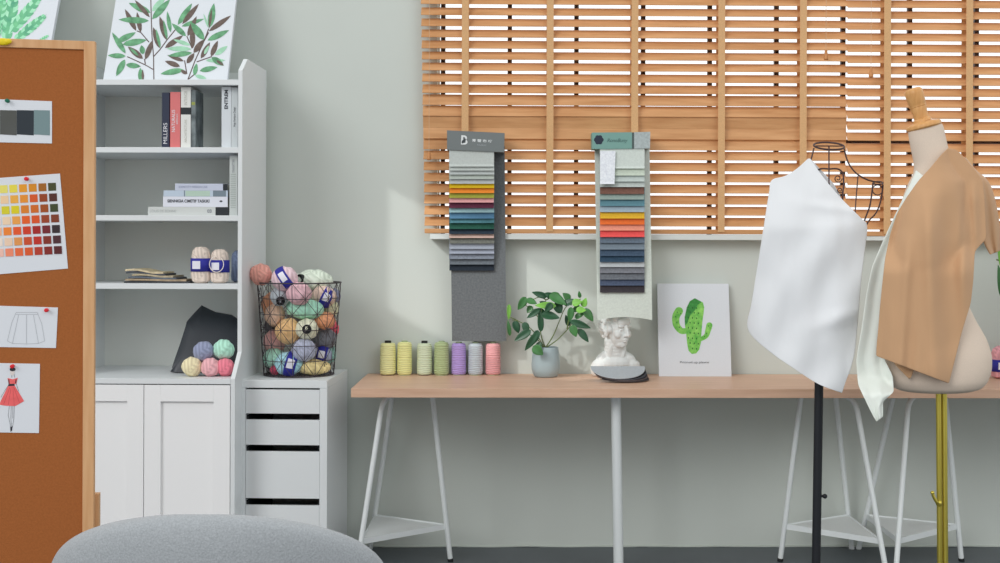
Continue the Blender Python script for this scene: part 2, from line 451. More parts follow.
for kx in (0, 1):
    xa = -PT - 0.0005 - kx * (BW / 2 - PT / 2); xb = xa - (BW / 2 - 1.5 * PT) + 0.001
    for s in ('top', 's2', 's3', 's4'):
        bm = B(); box2(bm, (xa, -0.011, Z[s] - 0.021), (xb, -DU + 0.004, Z[s]), bev=0.001); obj('shelf', bm, M_case, bc, local=True)
    bm = B(); box2(bm, (xa, -0.011, zb - 0.020), (xb, -DL - 0.001, zb), bev=0.001); obj('cupboard_top', bm, M_case, bc, local=True)
    bm = B(); box2(bm, (xa, -0.02, 0.0), (xb, -DL + 0.03, 0.07)); obj('plinth', bm, M_case, bc, local=True)
    bm = B(); box2(bm, (xa, -0.011, 0.07), (xb, -DL + 0.025, 0.088)); obj('cupboard_floor', bm, M_case, bc, local=True)
    dw = (xa - xb) / 2
    for j in range(2):
        x1 = xa - j * dw - 0.0015; x0 = xa - (j + 1) * dw + 0.0015; z0, z1 = 0.075, zb - 0.024
        bm = B(); fr = 0.062
        yb, yf = -DL + 0.018, -DL - 0.002
        box2(bm, (x0 + fr, yb, z0 + fr), (x1 - fr, yf + 0.011, z1 - fr))
        box2(bm, (x0, yb, z0), (x0 + fr, yf, z1), bev=0.0008); box2(bm, (x1 - fr, yb, z0), (x1, yf, z1), bev=0.0008)
        box2(bm, (x0 + fr, yb, z0), (x1 - fr, yf, z0 + fr), bev=0.0008); box2(bm, (x0 + fr, yb, z1 - fr), (x1 - fr, yf, z1), bev=0.0008)
        obj('door', bm, M_door, bc, local=True)

# ------------------------------------------------------------------ drawer unit
dr0 = P(347.5, 372, 0.045); DUZ = 0.7565; UW = 0.346; UD = 0.43
du = thing('drawer_unit', 'narrow white drawer unit between bookcase and worktop', 'drawer unit', (dr0.x, -0.045, 0), R(-2.8))
def uz(y): return P(280, y, 0.475).z
bm = B(); box2(bm, (-UW, 0, uz(388.3)), (0, -UD, DUZ), bev=0.0015); obj('top_panel', bm, M_case, du, local=True)
for xa in (0, -UW + 0.029):
    bm = B(); box2(bm, (xa, 0, 0.0), (xa - 0.029, -UD, uz(388.4)), bev=0.001); obj('side_panel', bm, M_case, du, local=True)
bm = B(); box2(bm, (-0.029, -0.004, 0.02), (-UW + 0.029, -0.012, uz(388.4))); obj('back_panel', bm, M_case, du, local=True)
M_gap_shade = mat('drawer_gap_shade', (26, 30, 33), 0.8)  # shade seen in the drawer gaps, put into the colour of the boxes
for y0, y1 in ((390, 414), (420.3, 445.5), (452, 499), (506, 553)):
    z1, z0 = uz(y0), uz(y1)
    bm = B(); box2(bm, (-0.030, -UD + 0.016, z0), (-UW + 0.030, -UD + 0.0015, z1), bev=0.001); o = obj('drawer', bm, M_case, du, local=True)
    bm = B(); box2(bm, (-0.036, -UD + 0.0165, z0 + 0.004), (-UW + 0.036, -0.03, z0 + 0.010)); 
    box2(bm, (-0.0295, -UD + 0.0165, z0 + 0.01), (-0.038, -0.03, z1 + 0.028 * (z1 < 0.6))); box2(bm, (-UW + 0.0295, -UD + 0.0165, z0 + 0.01), (-UW + 0.038, -0.03, z1 + 0.014 * (z1 < 0.71)))
    obj('drawer_box', bm, M_gap_shade, o, local=True)
bm = B(); box2(bm, (-0.03, -0.02, 0.0), (-UW + 0.03, -UD + 0.02, 0.05)); obj('plinth', bm, M_case, du, local=True)

# ------------------------------------------------------------------ canvases
M_canvas = mat('canvas_white', (200, 205, 210), 0.8, var=(200, 0.02), bump=(500, 0.1))
M_lg = mat('print_leaf_green', (96, 146, 110), 0.85, var=(40, 0.35)); M_ll = mat('print_pale_green', (146, 190, 162), 0.85, var=(40, 0.15))
M_lb = mat('print_leaf_brown', (98, 86, 80), 0.85, var=(60, 0.25)); M_stem = mat('print_stem', (88, 74, 72), 0.85)
class Board:
    """a flat thing: origin at bottom centre, leaning back by a, turned by rz"""
    def __init__(s, o, a=0, rz=0):
        m = Matrix.Translation(o) @ Matrix.Rotation(rz, 4, 'Z') @ Matrix.Rotation(-a, 4, 'X')
        s.M = m; s.o = Vector(o); s.u = (m.to_3x3() @ Vector((1, 0, 0))); s.n = (m.to_3x3() @ Vector((0, -1, 0))); s.v = m.to_3x3() @ Vector((0, 0, 1))
    def at(s, px, py, off=0.0):
        return PP(px, py, s.o, s.n) + s.n * off
    def loc(s, px, py):
        q = s.M.inverted() @ PP(px, py, s.o, s.n); return q
def leafpoly(bm, a, b, wd, mi=0, n=7):
    a, b = Vector(a), Vector(b); t = b - a; side_ = Vector((-t.y, t.x)).normalized() * wd / 2
    L_, R_ = [], []
    for i in range(1, n):
        q = i / n; h = math.sin(math.pi * q ** 0.85) ** 0.8
        L_.append(a + t * q + side_ * h); R_.append(a + t * q - side_ * h)
    return [a] + L_ + [b] + R_[::-1]
def strokepoly(pts, wd):
    pts = [Vector(p) for p in pts]; qs = []
    for i in range(len(pts) - 1):
        a, b = pts[i], pts[i + 1]; t = (b - a)
        if t.length == 0: continue
        t.normalize(); nn = Vector((-t.y, t.x)) * wd / 2
        qs.append([a + nn, b + nn, b - nn, a - nn])
    return qs
def canvas(name, label, bd, wd, ht, th=0.02, cat='picture'):
    t = thing(name, label, cat, bd.o)
    t.matrix_basis = bd.M
    bm = B(); box2(bm, (-wd / 2, 0, 0), (wd / 2, th, ht), bev=0.0012); obj('canvas', bm, M_canvas, t, local=True)
    return t
class Print:
    """flat shapes given in pixels, laid on a Board in layers"""
    def __init__(s, bd): s.b = bd; s.bm = B(); s.k = 0
    def poly(s, pts, mi=0, clip=None):
        s.k += 1; off = 0.0004 + s.k * 0.000012
        w_ = [s.b.at(p[0], p[1], off) for p in pts]
        if clip:
            (x0, x1, z0, z1) = clip; iv = s.b.M.inverted(); ww = []
            for p in w_:
                q = iv @ p; q.x = min(max(q.x, x0), x1); q.z = min(max(q.z, z0), z1); ww.append(s.b.M @ q)
            w_ = ww
        try: f = poly(s.bm, w_, mi)
        except ValueError: pass
    def stroke(s, pts, wd, mi=0):
        for q in strokepoly(pts, wd): s.poly(q, mi)
    def done(s, name, mats, parent): 
        bmesh.ops.triangulate(s.bm, faces=s.bm.faces)
        return obj(name, s.bm, mats, parent, keepnorm=True)

ang = R(23.7)
ctr = P((103 + 226.5) / 2, 82, 0.34)
b1 = Board((ctr.x, -0.34, Z['top']), ang)
cv = canvas('leaf_picture', 'large canvas print of olive green and brown leafy branches atop the bookcase', b1, 0.488, 0.69)
pr = Print(b1); S = lambda x, y: (100 + x / 6.62, y / 6.62)
for pts in ([(335, -60), (340, 130), (345, 250), (355, 380), (357, 560)], [(355, 375), (400, 325), (440, 270), (500, 195)], [(352, 460), (300, 430), (180, 375)], [(300, 425), (295, 390)],
            [(325, 280), (270, 215), (245, 205)], [(575, 545), (630, 400), (690, 270), (720, 215)], [(580, 530), (640, 480)], [(640, 410), (740, 375)], [(575, 490), (560, 400)], [(610, 320), (575, 240)], [(690, 270), (720, 190)]):
    pr.stroke([S(*p) for p in pts], 1.0, 3)
olive = """g 335 85 190 20 45|b 330 115 230 0 30|l 345 75 435 -20 40|g 345 128 465 -5 45|b 240 205 165 60 36|b 270 215 245 80 32|g 325 138 122 130 42|b 395 320 352 180 38|g 400 318 370 190 20|b 440 265 395 108 40|g 445 262 420 130 20|g 468 215 445 75 28|g 515 165 610 22 40|b 545 160 655 25 35|g 540 175 690 125 30|g 570 240 475 155 36|b 430 318 550 235 36|b 580 240 640 108 36|b 615 320 610 165 36|g 690 265 600 145 50|g 725 185 755 22 46|b 722 188 740 60 18|b 720 208 868 103 34|l 718 185 685 90 14|g 712 268 855 200 40|l 600 300 485 262 26|l 605 325 440 322 34|b 555 405 445 365 26|g 610 350 450 370 34|b 620 350 690 262 40|b 668 388 728 280 34|l 690 360 722 300 20|b 735 375 780 270 34|l 762 365 845 305 34|l 700 400 830 400 28|g 740 380 820 435 42|b 770 400 820 435 20|b 575 420 625 352 34|b 530 440 430 405 34|g 555 462 400 490 40|b 575 490 535 465 24|g 625 500 640 420 30|g 660 470 778 445 36|l 630 500 705 520 26|g 170 355 80 215 36|g 110 280 237 215 40|g 150 295 310 265 44|b 285 390 185 310 40|g 255 370 195 315 18|g 285 360 275 300 36|b 300 395 350 265 36|g 170 372 52 368 34|g 165 395 108 505 42|g 172 430 270 440 36|g 272 545 268 450 36|b 285 535 282 460 16
g 340 -40 260 -150 45|b 345 -60 430 -180 40|l 600 -60 690 -170 44|g 500 -90 600 -200 44|g 330 -150 210 -210 44|b 640 -100 560 -230 40|g 345 -180 390 -320 44|l 560 -210 480 -330 40"""
kx = {'g': 0, 'l': 1, 'b': 2}
for e in olive.replace('\n', '|').split('|'):
    c, x0, y0, x1, y1, wd = e.split(); pr.poly(leafpoly(None, S(float(x0), float(y0)), S(float(x1), float(y1)), float(wd) * 1.0 / 6.62), kx[c])
pr.done('leaf_print', [M_lg, M_ll, M_lb, M_stem], cv)

ctr = P(44, 84, 0.34)
b2 = Board((ctr.x - 0.245, -0.34, Z['top']), ang)
cv = canvas('fern_picture', 'canvas print of pale green watercolour fronds standing left of the olive print', b2, 0.488, 0.69)
pr = Print(b2); S = lambda x, y: (x / 11.26, y / 11.26)
M_f1 = mat('print_frond_mint', (122, 196, 152), 0.85, var=(18, 0.3), rgb2=(172, 220, 190)); M_f2 = mat('print_frond_deep', (84, 152, 122), 0.85, var=(25, 0.3), rgb2=(120, 190, 140))
def frond(x0, y0, x1, y1, wd):
    a, b = Vector((x0, y0)), Vector((x1, y1)); t = b - a; nn = Vector((-t.y, t.x)).normalized()
    for i in range(9):
        q = 0.1 + i * 0.1; c = a + t * q; h = wd * math.sin(math.pi * min(1, q * 0.75 + 0.2)) * 0.6
        for sg in (1, -1):
            e = c + nn * sg * h + t.normalized() * h * 1.1
            pr.poly([S(*p) for p in leafpoly(None, c - t * 0.03, e, wd * 0.5)], (i + (sg > 0)) % 2)
    pr.poly([S(*p) for p in leafpoly(None, a, b, wd * 0.35)], 1)
for f in ((60, 480, 170, -120, 130), (110, 380, 470, -60, 110), (150, 470, 530, 160, 90), (-40, 330, 40, -40, 110), (430, 470, 552, 398, 30), (-60, 480, -20, 250, 90)): frond(*f)
pr.done('frond_print', [M_f1, M_f2], cv)

# cactus canvas on the worktop
ctr = P((658.5 + 732) / 2, 376, 0.10)
b3 = Board((ctr.x, -0.105, TZ), R(11.5))
cv = canvas('cactus_picture', 'white canvas print of a green cactus leaning on the wall', b3, 0.302, 0.392, 0.018)
M_cg = mat('print_cactus', (78, 158, 66), 0.85, var=(45, 0.3), rgb2=(142, 200, 100)); M_cd = mat('print_cactus_spine', (44, 92, 48), 0.85); M_ink = mat('print_ink', (105, 108, 112), 0.85); M_cdk = mat('print_cactus_shade', (58, 128, 62), 0.85, var=(60, 0.25))
pr = Print(b3); S = lambda x, y: (665 + x / 8.05, 290 + y / 8.05)
def arm(pts, ws, mi):
    pts = [Vector((p[0], p[1], 0)) for p in pts]; c = smoothc(pts, 5); n_ = len(c)
    A_, B_ = [], []
    for i, p in enumerate(c):
        t = (c[min(i + 1, n_ - 1)] - c[max(i - 1, 0)]).normalized(); nn = Vector((-t.y, t.x, 0)); h = ws[0] + (ws[1] - ws[0]) * i / (n_ - 1)
        A_.append(p + nn * h); B_.append(p - nn * h)
    e = c[-1]; t = (c[-1] - c[-2]).normalized(); nn = Vector((-t.y, t.x, 0))
    capp = [e + (nn * math.cos(q) + t * math.sin(q)) * ws[1] for q in [math.pi * k / 6 for k in range(1, 6)]]
    for i in range(n_ - 1): pr.poly([S(*x[:2]) for x in (A_[i], A_[i + 1], B_[i + 1], B_[i])], mi)
    pr.poly([S(*x[:2]) for x in [A_[-1]] + capp + [B_[-1]]], mi)
arm([(175, 328), (130, 328), (92, 280), (88, 215), (112, 170)], (22, 33), 0)
arm([(285, 398), (330, 370), (345, 330), (357, 285)], (16, 25), 0)
body = [(240, 66), (275, 85), (305, 100), (315, 140), (310, 190), (300, 260), (290, 380), (290, 420), (275, 480), (250, 510), (215, 515), (190, 490), (178, 430), (170, 350), (160, 280), (158, 220), (175, 140), (200, 90)]
pr.poly([S(*p) for p in body], 0)
pr.poly([S(*p) for p in [(240, 66), (275, 85), (295, 98), (262, 120), (240, 165), (205, 200), (178, 270), (160, 280), (158, 220), (175, 140), (200, 90)]], 2)
for r_ in range(9):
    for c_ in range(4):
        x = 188 + c_ * 33 + (r_ % 2) * 14; y = 140 + r_ * 41 + c_ * 3
        if x > 285 or (y > 440 and (x < 200 or x > 255)): continue
        pr.poly([S(x + 5 * math.cos(q), y + 8 * math.sin(q)) for q in [k * math.pi / 3 for k in range(6)]], 1)
for x, y in ((100, 180), (125, 190), (85, 215), (95, 260), (115, 300), (350, 290), (362, 305), (335, 350), (318, 375)):
    pr.poly([S(x + 4 * math.cos(q), y + 6 * math.sin(q)) for q in [k * math.pi / 3 for k in range(6)]], 1)
pr.done('cactus_print', [M_cg, M_cd, M_cdk], cv)
q = b3.at(694.5, 362.3, 0.001)
text_part('Prioned up plaww', 0.0125, Matrix.Translation(q) @ b3.M.to_3x3().to_4x4() @ FACE, M_ink, cv, width=0.122)

# ------------------------------------------------------------------ cork board on a stand with pinned papers
pa = R(9.5); A_ = P(94.2, 280, 2.42)
FD = 2.42
cbw = 1.05
u_ = Vector((math.cos(pa), math.sin(pa), 0))
cb_o = Vector((A_.x, A_.y, 0)) - u_ * cbw / 2
bd = Board(cb_o, 0, pa)
cb = thing('cork_board', 'tall cork pin board in a pale wood frame at the left', 'pin board', cb_o, pa)
M_cork = mat('cork', (150, 90, 50), 0.95, var=(220, 0.07), bump=(400, 0.3), spec=0.05); M_fr = wood('board_frame_wood', (202, 160, 118), (188, 140, 96), 'Z', 0.5, 10)
ztop = bd.loc(50, 39.8).z; zi = bd.loc(50, 48.5).z; fw = 0.024; zb0 = 0.22
bm = B(); box2(bm, (-cbw / 2 + fw, 0.004, zb0 + fw), (cbw / 2 - fw, 0.014, zi)); obj('cork_panel', bm, M_cork, cb, local=True)
bm = B(); th = 0.022
box2(bm, (-cbw / 2, 0, zb0), (-cbw / 2 + fw, th, ztop), bev=0.001); box2(bm, (cbw / 2 - fw, 0, zb0), (cbw / 2, th, ztop), bev=0.001)
box2(bm, (-cbw / 2 + fw, 0, zi), (cbw / 2 - fw, th, ztop), bev=0.001); box2(bm, (-cbw / 2 + fw, 0, zb0), (cbw / 2 - fw, th, zb0 + fw), bev=0.001)
obj('frame', bm, M_fr, cb, local=True)
zl = bd.loc(97, 496).z
for sx_ in (1, -1):
    bm = B(); box2(bm, (sx_ * (cbw / 2 - 0.028), 0.023, 0), (sx_ * (cbw / 2 + 0.008), 0.045, zl), bev=0.001); obj('stand_leg', bm, M_fr, cb, local=True)
    bm = B(); box2(bm, (sx_ * (cbw / 2 - 0.028), -0.22, 0), (sx_ * (cbw / 2 + 0.008), 0.0225, 0.04), bev=0.002)
    box2(bm, (sx_ * (cbw / 2 - 0.028), 0.0455, 0), (sx_ * (cbw / 2 + 0.008), 0.25, 0.04), bev=0.002); obj('stand_foot', bm, M_fr, cb, local=True)
M_paper = mat('paper', (203, 206, 211), 0.8); M_line = mat('pencil_line', (165, 167, 172), 0.9)
bp = Board(cb_o + bd.n * -0.0035, 0, pa)      # paper plane: just proud of the cork
pinM = {'red': mat('red_plastic', (200, 34, 44), 0.35), 'green': mat('green_plastic', (20, 96, 74), 0.35), 'yellow': mat('yellow_plastic', (214, 190, 30), 0.4)}
def paper(name, label, corners, pin=None):
    W = [bp.at(*c) for c in corners]; bm = B(); n_ = bp.n * 0.0007
    c = sum(W, Vector()) / 4
    t = thing(name, label, 'paper', (c.x, c.y, min(p.z for p in W)), pa)
    poly(bm, [p + n_ for p in W]); poly(bm, [p for p in W[::-1]])
    for i in range(4): poly(bm, [W[i], W[(i + 1) % 4], W[(i + 1) % 4] + n_, W[i] + n_])
    obj('sheet', bm, M_paper, t)
    return t
def pushpin(px, py, col, label, base=0.0):
    o = bp.at(px, py, 0.0009 + base); m = Matrix.Translation(o) @ bp.M.to_3x3().to_4x4() @ Matrix.Rotation(R(90), 4, 'X')
    bm = B(); lathe(bm, [(0.0042, 0), (0.0042, 0.0012), (0.0026, 0.002), (0.0024, 0.007), (0.0044, 0.0085), (0.0044, 0.0098), (0.003, 0.0105)], 14, m)
    tag(obj('push_pin', bm, pinM[col], smooth=True), label, 'push pin', 'push pins on the cork board')
pt = paper('swatch_sheet', 'sheet with three dark grey and teal colour bars, top of the cork board', [(-60, 97), (52, 101.3), (52, 143.5), (-60, 141)])
bq = Board(bp.o + bp.n * 0.0007, 0, pa); pr = Print(bq); S = lambda x, y: (x / 8.05, 80 + y / 8.05)
for i, (x0, x1) in enumerate(((-150, -2), (0, 135), (136, 272), (273, 402))):
    pr.poly([S(x0, 242), S(x1, 245), S(x1, 446), S(x0, 438)], i)
pr.done('colour_bars', [mat('bar_a', (105, 110, 108), 0.8), mat('bar_b', (84, 86, 86), 0.8, rgb2=(74, 74, 66), var=(6, 0.2)), mat('bar_c', (48, 54, 60), 0.8), mat('bar_d', (112, 132, 134), 0.8)], pt)
pt = paper('colour_chart', 'colour chart of yellow, orange and red squares pinned to the cork board', [(-70, 183), (60, 173.5), (68, 268.5), (-70, 280)])
rows = [[(70, 72, 45), (150, 95, 40), (200, 130, 40), (215, 145, 45), (215, 200, 75), (215, 205, 105)], [(80, 45, 40), (140, 65, 35), (200, 85, 40), (215, 135, 50), (220, 160, 70), (225, 190, 150)],
        [(62, 70, 45), (150, 75, 35), (195, 100, 40), (205, 120, 45), (205, 190, 40), (200, 190, 50)], [(120, 60, 40), (145, 65, 40), (205, 80, 40), (215, 90, 40), (220, 150, 75), (225, 195, 165)],
        [(55, 45, 48), (110, 40, 45), (155, 40, 38), (195, 60, 40), (215, 85, 45), (225, 125, 55)], [(75, 45, 50), (125, 50, 40), (180, 50, 40), (190, 75, 45), (210, 140, 80), (220, 190, 165)],
        [(85, 40, 42), (125, 45, 42), (170, 60, 45), (205, 85, 45), (215, 100, 60), (225, 130, 100)]]
pr = Print(bq); S = lambda x, y: (x / 4.69, 160 + y / 4.69); ms = []
for r_, row in enumerate(rows):
    row = row + [tuple(int(0.5 * v + 112) for v in row[-1])] * 2
    for c_, col in enumerate(row):
        cx = 244 + 4.6 * r_ - 45.5 * c_; cy = 126 + 49.4 * r_ + 2.2 * c_
        pr.poly([S(cx - 19, cy - 18), S(cx + 18, cy - 19.5), S(cx + 20, cy + 17.5), S(cx - 17, cy + 19)], len(ms))
        ms.append(mat('chart_%d_%d' % (r_, c_), col, 0.8))
pr.done('colour_squares', ms, pt)
pt = paper('skirt_sketch', 'white sheet with a pencil sketch of a skirt', [(-60, 304), (58, 307.5), (56, 348), (-60, 346)])
pr = Print(bq); S = lambda x, y: (x / 4.03, 300 + y / 4.03)
for p in ([(65, 50), (150, 50)], [(65, 58), (152, 58)], [(65, 50), (48, 90), (30, 165)], [(150, 50), (168, 95), (180, 165)], [(75, 60), (50, 175)], [(107, 60), (107, 175)], [(135, 60), (155, 175)], [(30, 165), (50, 175), (107, 177), (155, 175), (180, 165)]):
    pr.stroke([S(*q) for q in p], 0.45)
pr.done('pencil_drawing', [M_line], pt)
pt = paper('dress_sketch', 'white sheet with a fashion drawing of a coral red dress', [(-60, 362), (40, 363.8), (39, 433), (-60, 431.5)])
pr = Print(bq); S = lambda x, y: (x / 6.62, 355 + y / 6.62)
M_coral = mat('coral_ink', (222, 98, 98), 0.85, var=(60, 0.12)); M_blk = mat('black_ink', (50, 50, 56), 0.85)
for p in ([(62, 190), (30, 240), (5, 280)], [(105, 185), (125, 240)], [(62, 335), (55, 400), (68, 460), (70, 500)], [(75, 335), (72, 420), (78, 490)], [(95, 335), (92, 420), (82, 480)], [(85, 335), (85, 420)], [(78, 120), (78, 150)], [(92, 115), (98, 150)]):
    pr.stroke([S(*q) for q in p], 0.3, 1)
pr.poly([S(82 + 16 * math.cos(q), 112 + 24 * math.sin(q)) for q in [k * math.pi / 6 for k in range(12)]], 2)
pr.poly([S(84 + 20 * math.cos(q), 95 + 13 * math.sin(q)) for q in [k * math.pi / 6 for k in range(12)]], 1)
pr.poly([S(80 + 9 * math.cos(q), 74 + 8 * math.sin(q)) for q in [k * math.pi / 6 for k in range(12)]], 1)
pr.poly([S(*q) for q in [(50, 152), (85, 160), (118, 150), (108, 192), (58, 196)]], 0)
pr.poly([S(*q) for q in [(58, 196), (94, 196), (160, 305), (125, 325), (100, 338), (40, 336), (0, 330), (-2, 318)]], 0)
pr.poly([S(*q) for q in [(56, 192), (96, 190), (97, 204), (55, 206)]], 1)
pr.poly([S(*q) for q in [(55, 160), (62, 160), (64, 190), (57, 192)]], 1)
pr.poly([S(*q) for q in [(104, 160), (110, 160), (108, 188), (100, 185)]], 1)
pr.poly([S(*q) for q in [(68, 480), (82, 470), (80, 500), (70, 508)]], 1)
for p in ([(75, 210), (55, 330)], [(85, 210), (95, 335)], [(65, 215), (25, 325)], [(90, 210), (130, 318)]): pr.stroke([S(*q) for q in p], 0.3, 3)
pr.done('dress_drawing', [M_coral, M_blk, mat('pale_skin_ink', (205, 196, 192), 0.85), mat('coral_dark', (170, 62, 68), 0.85)], pt)
pushpin(8, 101, 'green', 'green push pin holding the sheet of dark colour bars')
pushpin(27, 179, 'red', 'red push pin at the top of the colour chart')
pushpin(47, 310, 'red', 'red push pin at the corner of the skirt sketch')
pushpin(13, 366, 'red', 'red push pin above the coral dress drawing')
# lemon yellow clip perched on the frame top
o_ = bd.at(3, 42, 0.0)
bm = B(); sphere(bm, o_ + bd.n * 0.004 + Vector((0, 0, 0)), (0.018, 0.0038, 0.008), Matrix.Rotation(pa, 4, 'Z')); sphere(bm, o_ + bd.n * 0.004 + Vector((0.012, 0, 0.001)), (0.008, 0.0032, 0.006), Matrix.Rotation(pa, 4, 'Z'))
tag(obj('magnet_button', bm, pinM['yellow'], smooth=True), 'small yellow button stuck on the top frame of the cork board', 'magnet')

# ------------------------------------------------------------------ grey chair in the foreground
M_chair = mat('grey_felt', (150, 154, 157), 0.95, var=(330, 0.14), bump=(260, 0.5), spec=0.1, sheen=0.2)
dc = 3.15; pk = P(194, 519, dc)
ch = thing('lounge_chair', 'grey felt chair with a rounded back in the foreground', 'chair', (pk.x, pk.y + 0.25, 0))
bm = B(); hw, hh, zc = 0.312, 0.150, pk.z - 0.150
NU, NV = 36, 22
def shellpt(u, v, side_):
    z = 0.43 + (pk.z - 0.43) * v
    wdt = hw * math.sqrt(max(0, 1 - ((z - zc) / hh) ** 2)) if z > zc else hw - 0.05 * ((zc - z) / (zc - 0.43)) ** 2
    x = wdt * u
    e = min(1, max(abs(u), 0)) ; edge = max(0.0, 1 - e ** 6) ** 0.5
    topf = max(0.0, 1 - max(0, (v - 0.55) / 0.45) ** 5) ** 0.5; botf = max(0.0, 1 - max(0, (0.12 - v) / 0.12) ** 2) ** 0.5
    t = 0.042 * edge * topf * botf
    y = pk.y + 0.035 + (x * x) / (2 * 0.30) * 0.8 + (1 - v) * 0.05 + side_ * t
    return Vector((pk.x + x, y, z))
for sd in (-1, 1):
    gridsurf(bm, [[shellpt(2 * j / NU - 1, 1 - (1 - i / NV) ** 1.8, sd) for j in range(NU + 1)] for i in range(NV + 1)])
bmesh.ops.remove_doubles(bm, verts=bm.verts, dist=0.0008)
obj('backrest', bm, M_chair, ch, smooth=True, sub=1)
bm = B(); sphere(bm, (pk.x, pk.y + 0.34, 0.43), (0.28, 0.25, 0.055), u=32, v=16); obj('seat', bm, M_chair, ch, smooth=True)
for sx_ in (-1, 1):
    for sy_ in (0.16, 0.50):
        bm = B(); tube(bm, [(pk.x + sx_ * 0.17, pk.y + 0.34 + (sy_ - 0.34) * 0.8, 0.395), (pk.x + sx_ * 0.23, pk.y + 0.34 + (sy_ - 0.34) * 1.25, 0.0)], [0.016, 0.011], 12); obj('leg', bm, M_rub, ch, smooth=True)

# ------------------------------------------------------------------ yarn
def yarn_ball(label, c, r, rgb, mname, group, sq=(1, 0.95, 0.95), tilt=0.0, band=None, hole=None, rough=0.03):
    """c centre; sq squash; band=(axis angle) blue label; hole = side direction with a dark core"""
    t = thing('yarn_ball', label, 'yarn ball', (c.x, c.y, c.z - r * sq[2]), 0, group)
    seed = random.random() * 50
    rgb = tuple(min(250, int(v * 0.82 + 50)) for v in rgb)
    bm = B(); bmesh.ops.create_uvsphere(bm, u_segments=36, v_segments=22, radius=1)
    for v in bm.verts:
        p = v.co.copy(); k = 1 + 0.035 * math.sin(9 * p.x + 5 * p.y * p.z + seed) + 0.03 * noise.noise(p * 3 + Vector((seed, 0, 0)))
        v.co = Vector((p.x * sq[0] * r, p.y * sq[1] * r, p.z * sq[2] * r)) * k
    rt = Matrix.Rotation(tilt, 4, 'Y')
    bm.transform(Matrix.Translation(c) @ rt)
    o = obj('strands', bm, yarn(mname, rgb), t, smooth=True, auto=False)
    if hole is not None:
        hd = Vector((hole[0], -1, hole[1])).normalized()
        rad = 1.0 / math.sqrt((hd.x / (sq[0] * r)) ** 2 + (hd.y / (sq[1] * r)) ** 2 + (hd.z / (sq[2] * r)) ** 2)
        q = c + hd * (rad * 0.90); m = Matrix.Translation(q) @ hd.to_track_quat('Z', 'Y').to_matrix().to_4x4()
        hr = min(r * sq[2] * 0.45, 0.021)
        bm = B(); lathe(bm, [(hr, -0.004), (hr, 0.010), (hr * 0.85, 0.010), (hr * 0.8, 0.004), (0, 0.004)], 16, m); obj('core', bm, M_rub, t, smooth=True)
    if band is not None:
        rot, off, bw = band
        bm = B(); rows_ = []
        for i in range(9):
            q = off + bw * (i / 8 - 0.5)
            rr = math.sqrt(max(0.01, 1 - q * q)) * 1.035
            rows_.append([Vector((q * sq[0] * r, rr * sq[1] * r * math.sin(a), rr * sq[2] * r * math.cos(a))) for a in [2 * math.pi * k / 30 for k in range(30)]])
        gridsurf(bm, rows_, close_u=True); bm.transform(Matrix.Translation(c) @ Matrix.Rotation(rot, 4, 'Y'))
        l = obj('paper_label', bm, mat('blue_label', (44, 46, 140), 0.6), t, smooth=True, solid=0.0012)
        bm = B(); rows_ = []
        for i in range(4):
            q = off + bw * 0.62 * (i / 3 - 0.5); rr = math.sqrt(max(0.01, 1 - q * q)) * 1.06
            rows_.append([Vector((q * sq[0] * r, -rr * sq[1] * r * math.cos(a), rr * sq[2] * r * math.sin(a) + 0.001)) for a in [R(-14 + 9 * k) for k in range(6)]])
        gridsurf(bm, rows_); bm.transform(Matrix.Translation(c) @ Matrix.Rotation(rot, 4, 'Y'))
        obj('label_panel', bm, mat('label_white', (214, 214, 224), 0.7), l, solid=0.001)
    return t

# wire basket on the drawer unit
BD = 0.262
bc0 = P(299, 376, BD); BZ0 = DUZ + 0.001; top = P(299, 283.5, BD + 0.14).z; BH = top - BZ0
def brad(z): return 0.139 + (0.166 - 0.139) * (z - BZ0) / BH
M_wire = mat('dark_wire', (64, 58, 62), 0.5, metal=0.2)
bk = thing('wire_basket', 'round dark wire basket full of yarn on the drawer unit', 'basket', (bc0.x, -BD, BZ0))
NVW, NR = 20, 6
def bpnt(a, z): r_ = brad(z); return Vector((bc0.x + r_ * math.sin(a), -BD - r_ * math.cos(a), z))
bm = B()
for k in range(NVW):
    a = 2 * math.pi * k / NVW; tube(bm, [bpnt(a, BZ0 + 0.003), bpnt(a, top)], 0.0014, 6)
for j in range(NR):
    for k in range(NVW):
        a0, a1 = 2 * math.pi * k / NVW, 2 * math.pi * (k + 1) / NVW; z0, z1 = BZ0 + BH * j / NR, BZ0 + BH * (j + 1) / NR
        if (j + k) % 2: a0, a1 = a1, a0
        tube(bm, [bpnt(a0, z0 + 0.001), bpnt((a0 + a1) / 2, (z0 + z1) / 2), bpnt(a1, z1)], 0.0012, 5)
obj('wire_mesh', bm, M_wire, bk, smooth=True)
for j in range(NR + 1):
    z = BZ0 + 0.002 + (BH - 0.002) * j / NR; bm = B(); tube(bm, [bpnt(2 * math.pi * k / 40, z) for k in range(40)], 0.003 if j == NR else 0.0016, 6, closed=True)
    obj('rim' if j == NR else 'hoop', bm, M_wire, bk, smooth=True)
bm = B()
for k in range(-4, 5):
    o_ = k * 0.03; h = math.sqrt(max(0, 0.138 ** 2 - o_ ** 2))
    tube(bm, [(bc0.x + o_, -BD - h, BZ0 + 0.002), (bc0.x + o_, -BD + h, BZ0 + 0.002)], 0.0014, 6); tube(bm, [(bc0.x - h, -BD + o_, BZ0 + 0.002), (bc0.x + h, -BD + o_, BZ0 + 0.002)], 0.0014, 6)
obj('base_grid', bm, M_wire, bk, smooth=True)

GB = 'yarn in the wire basket'
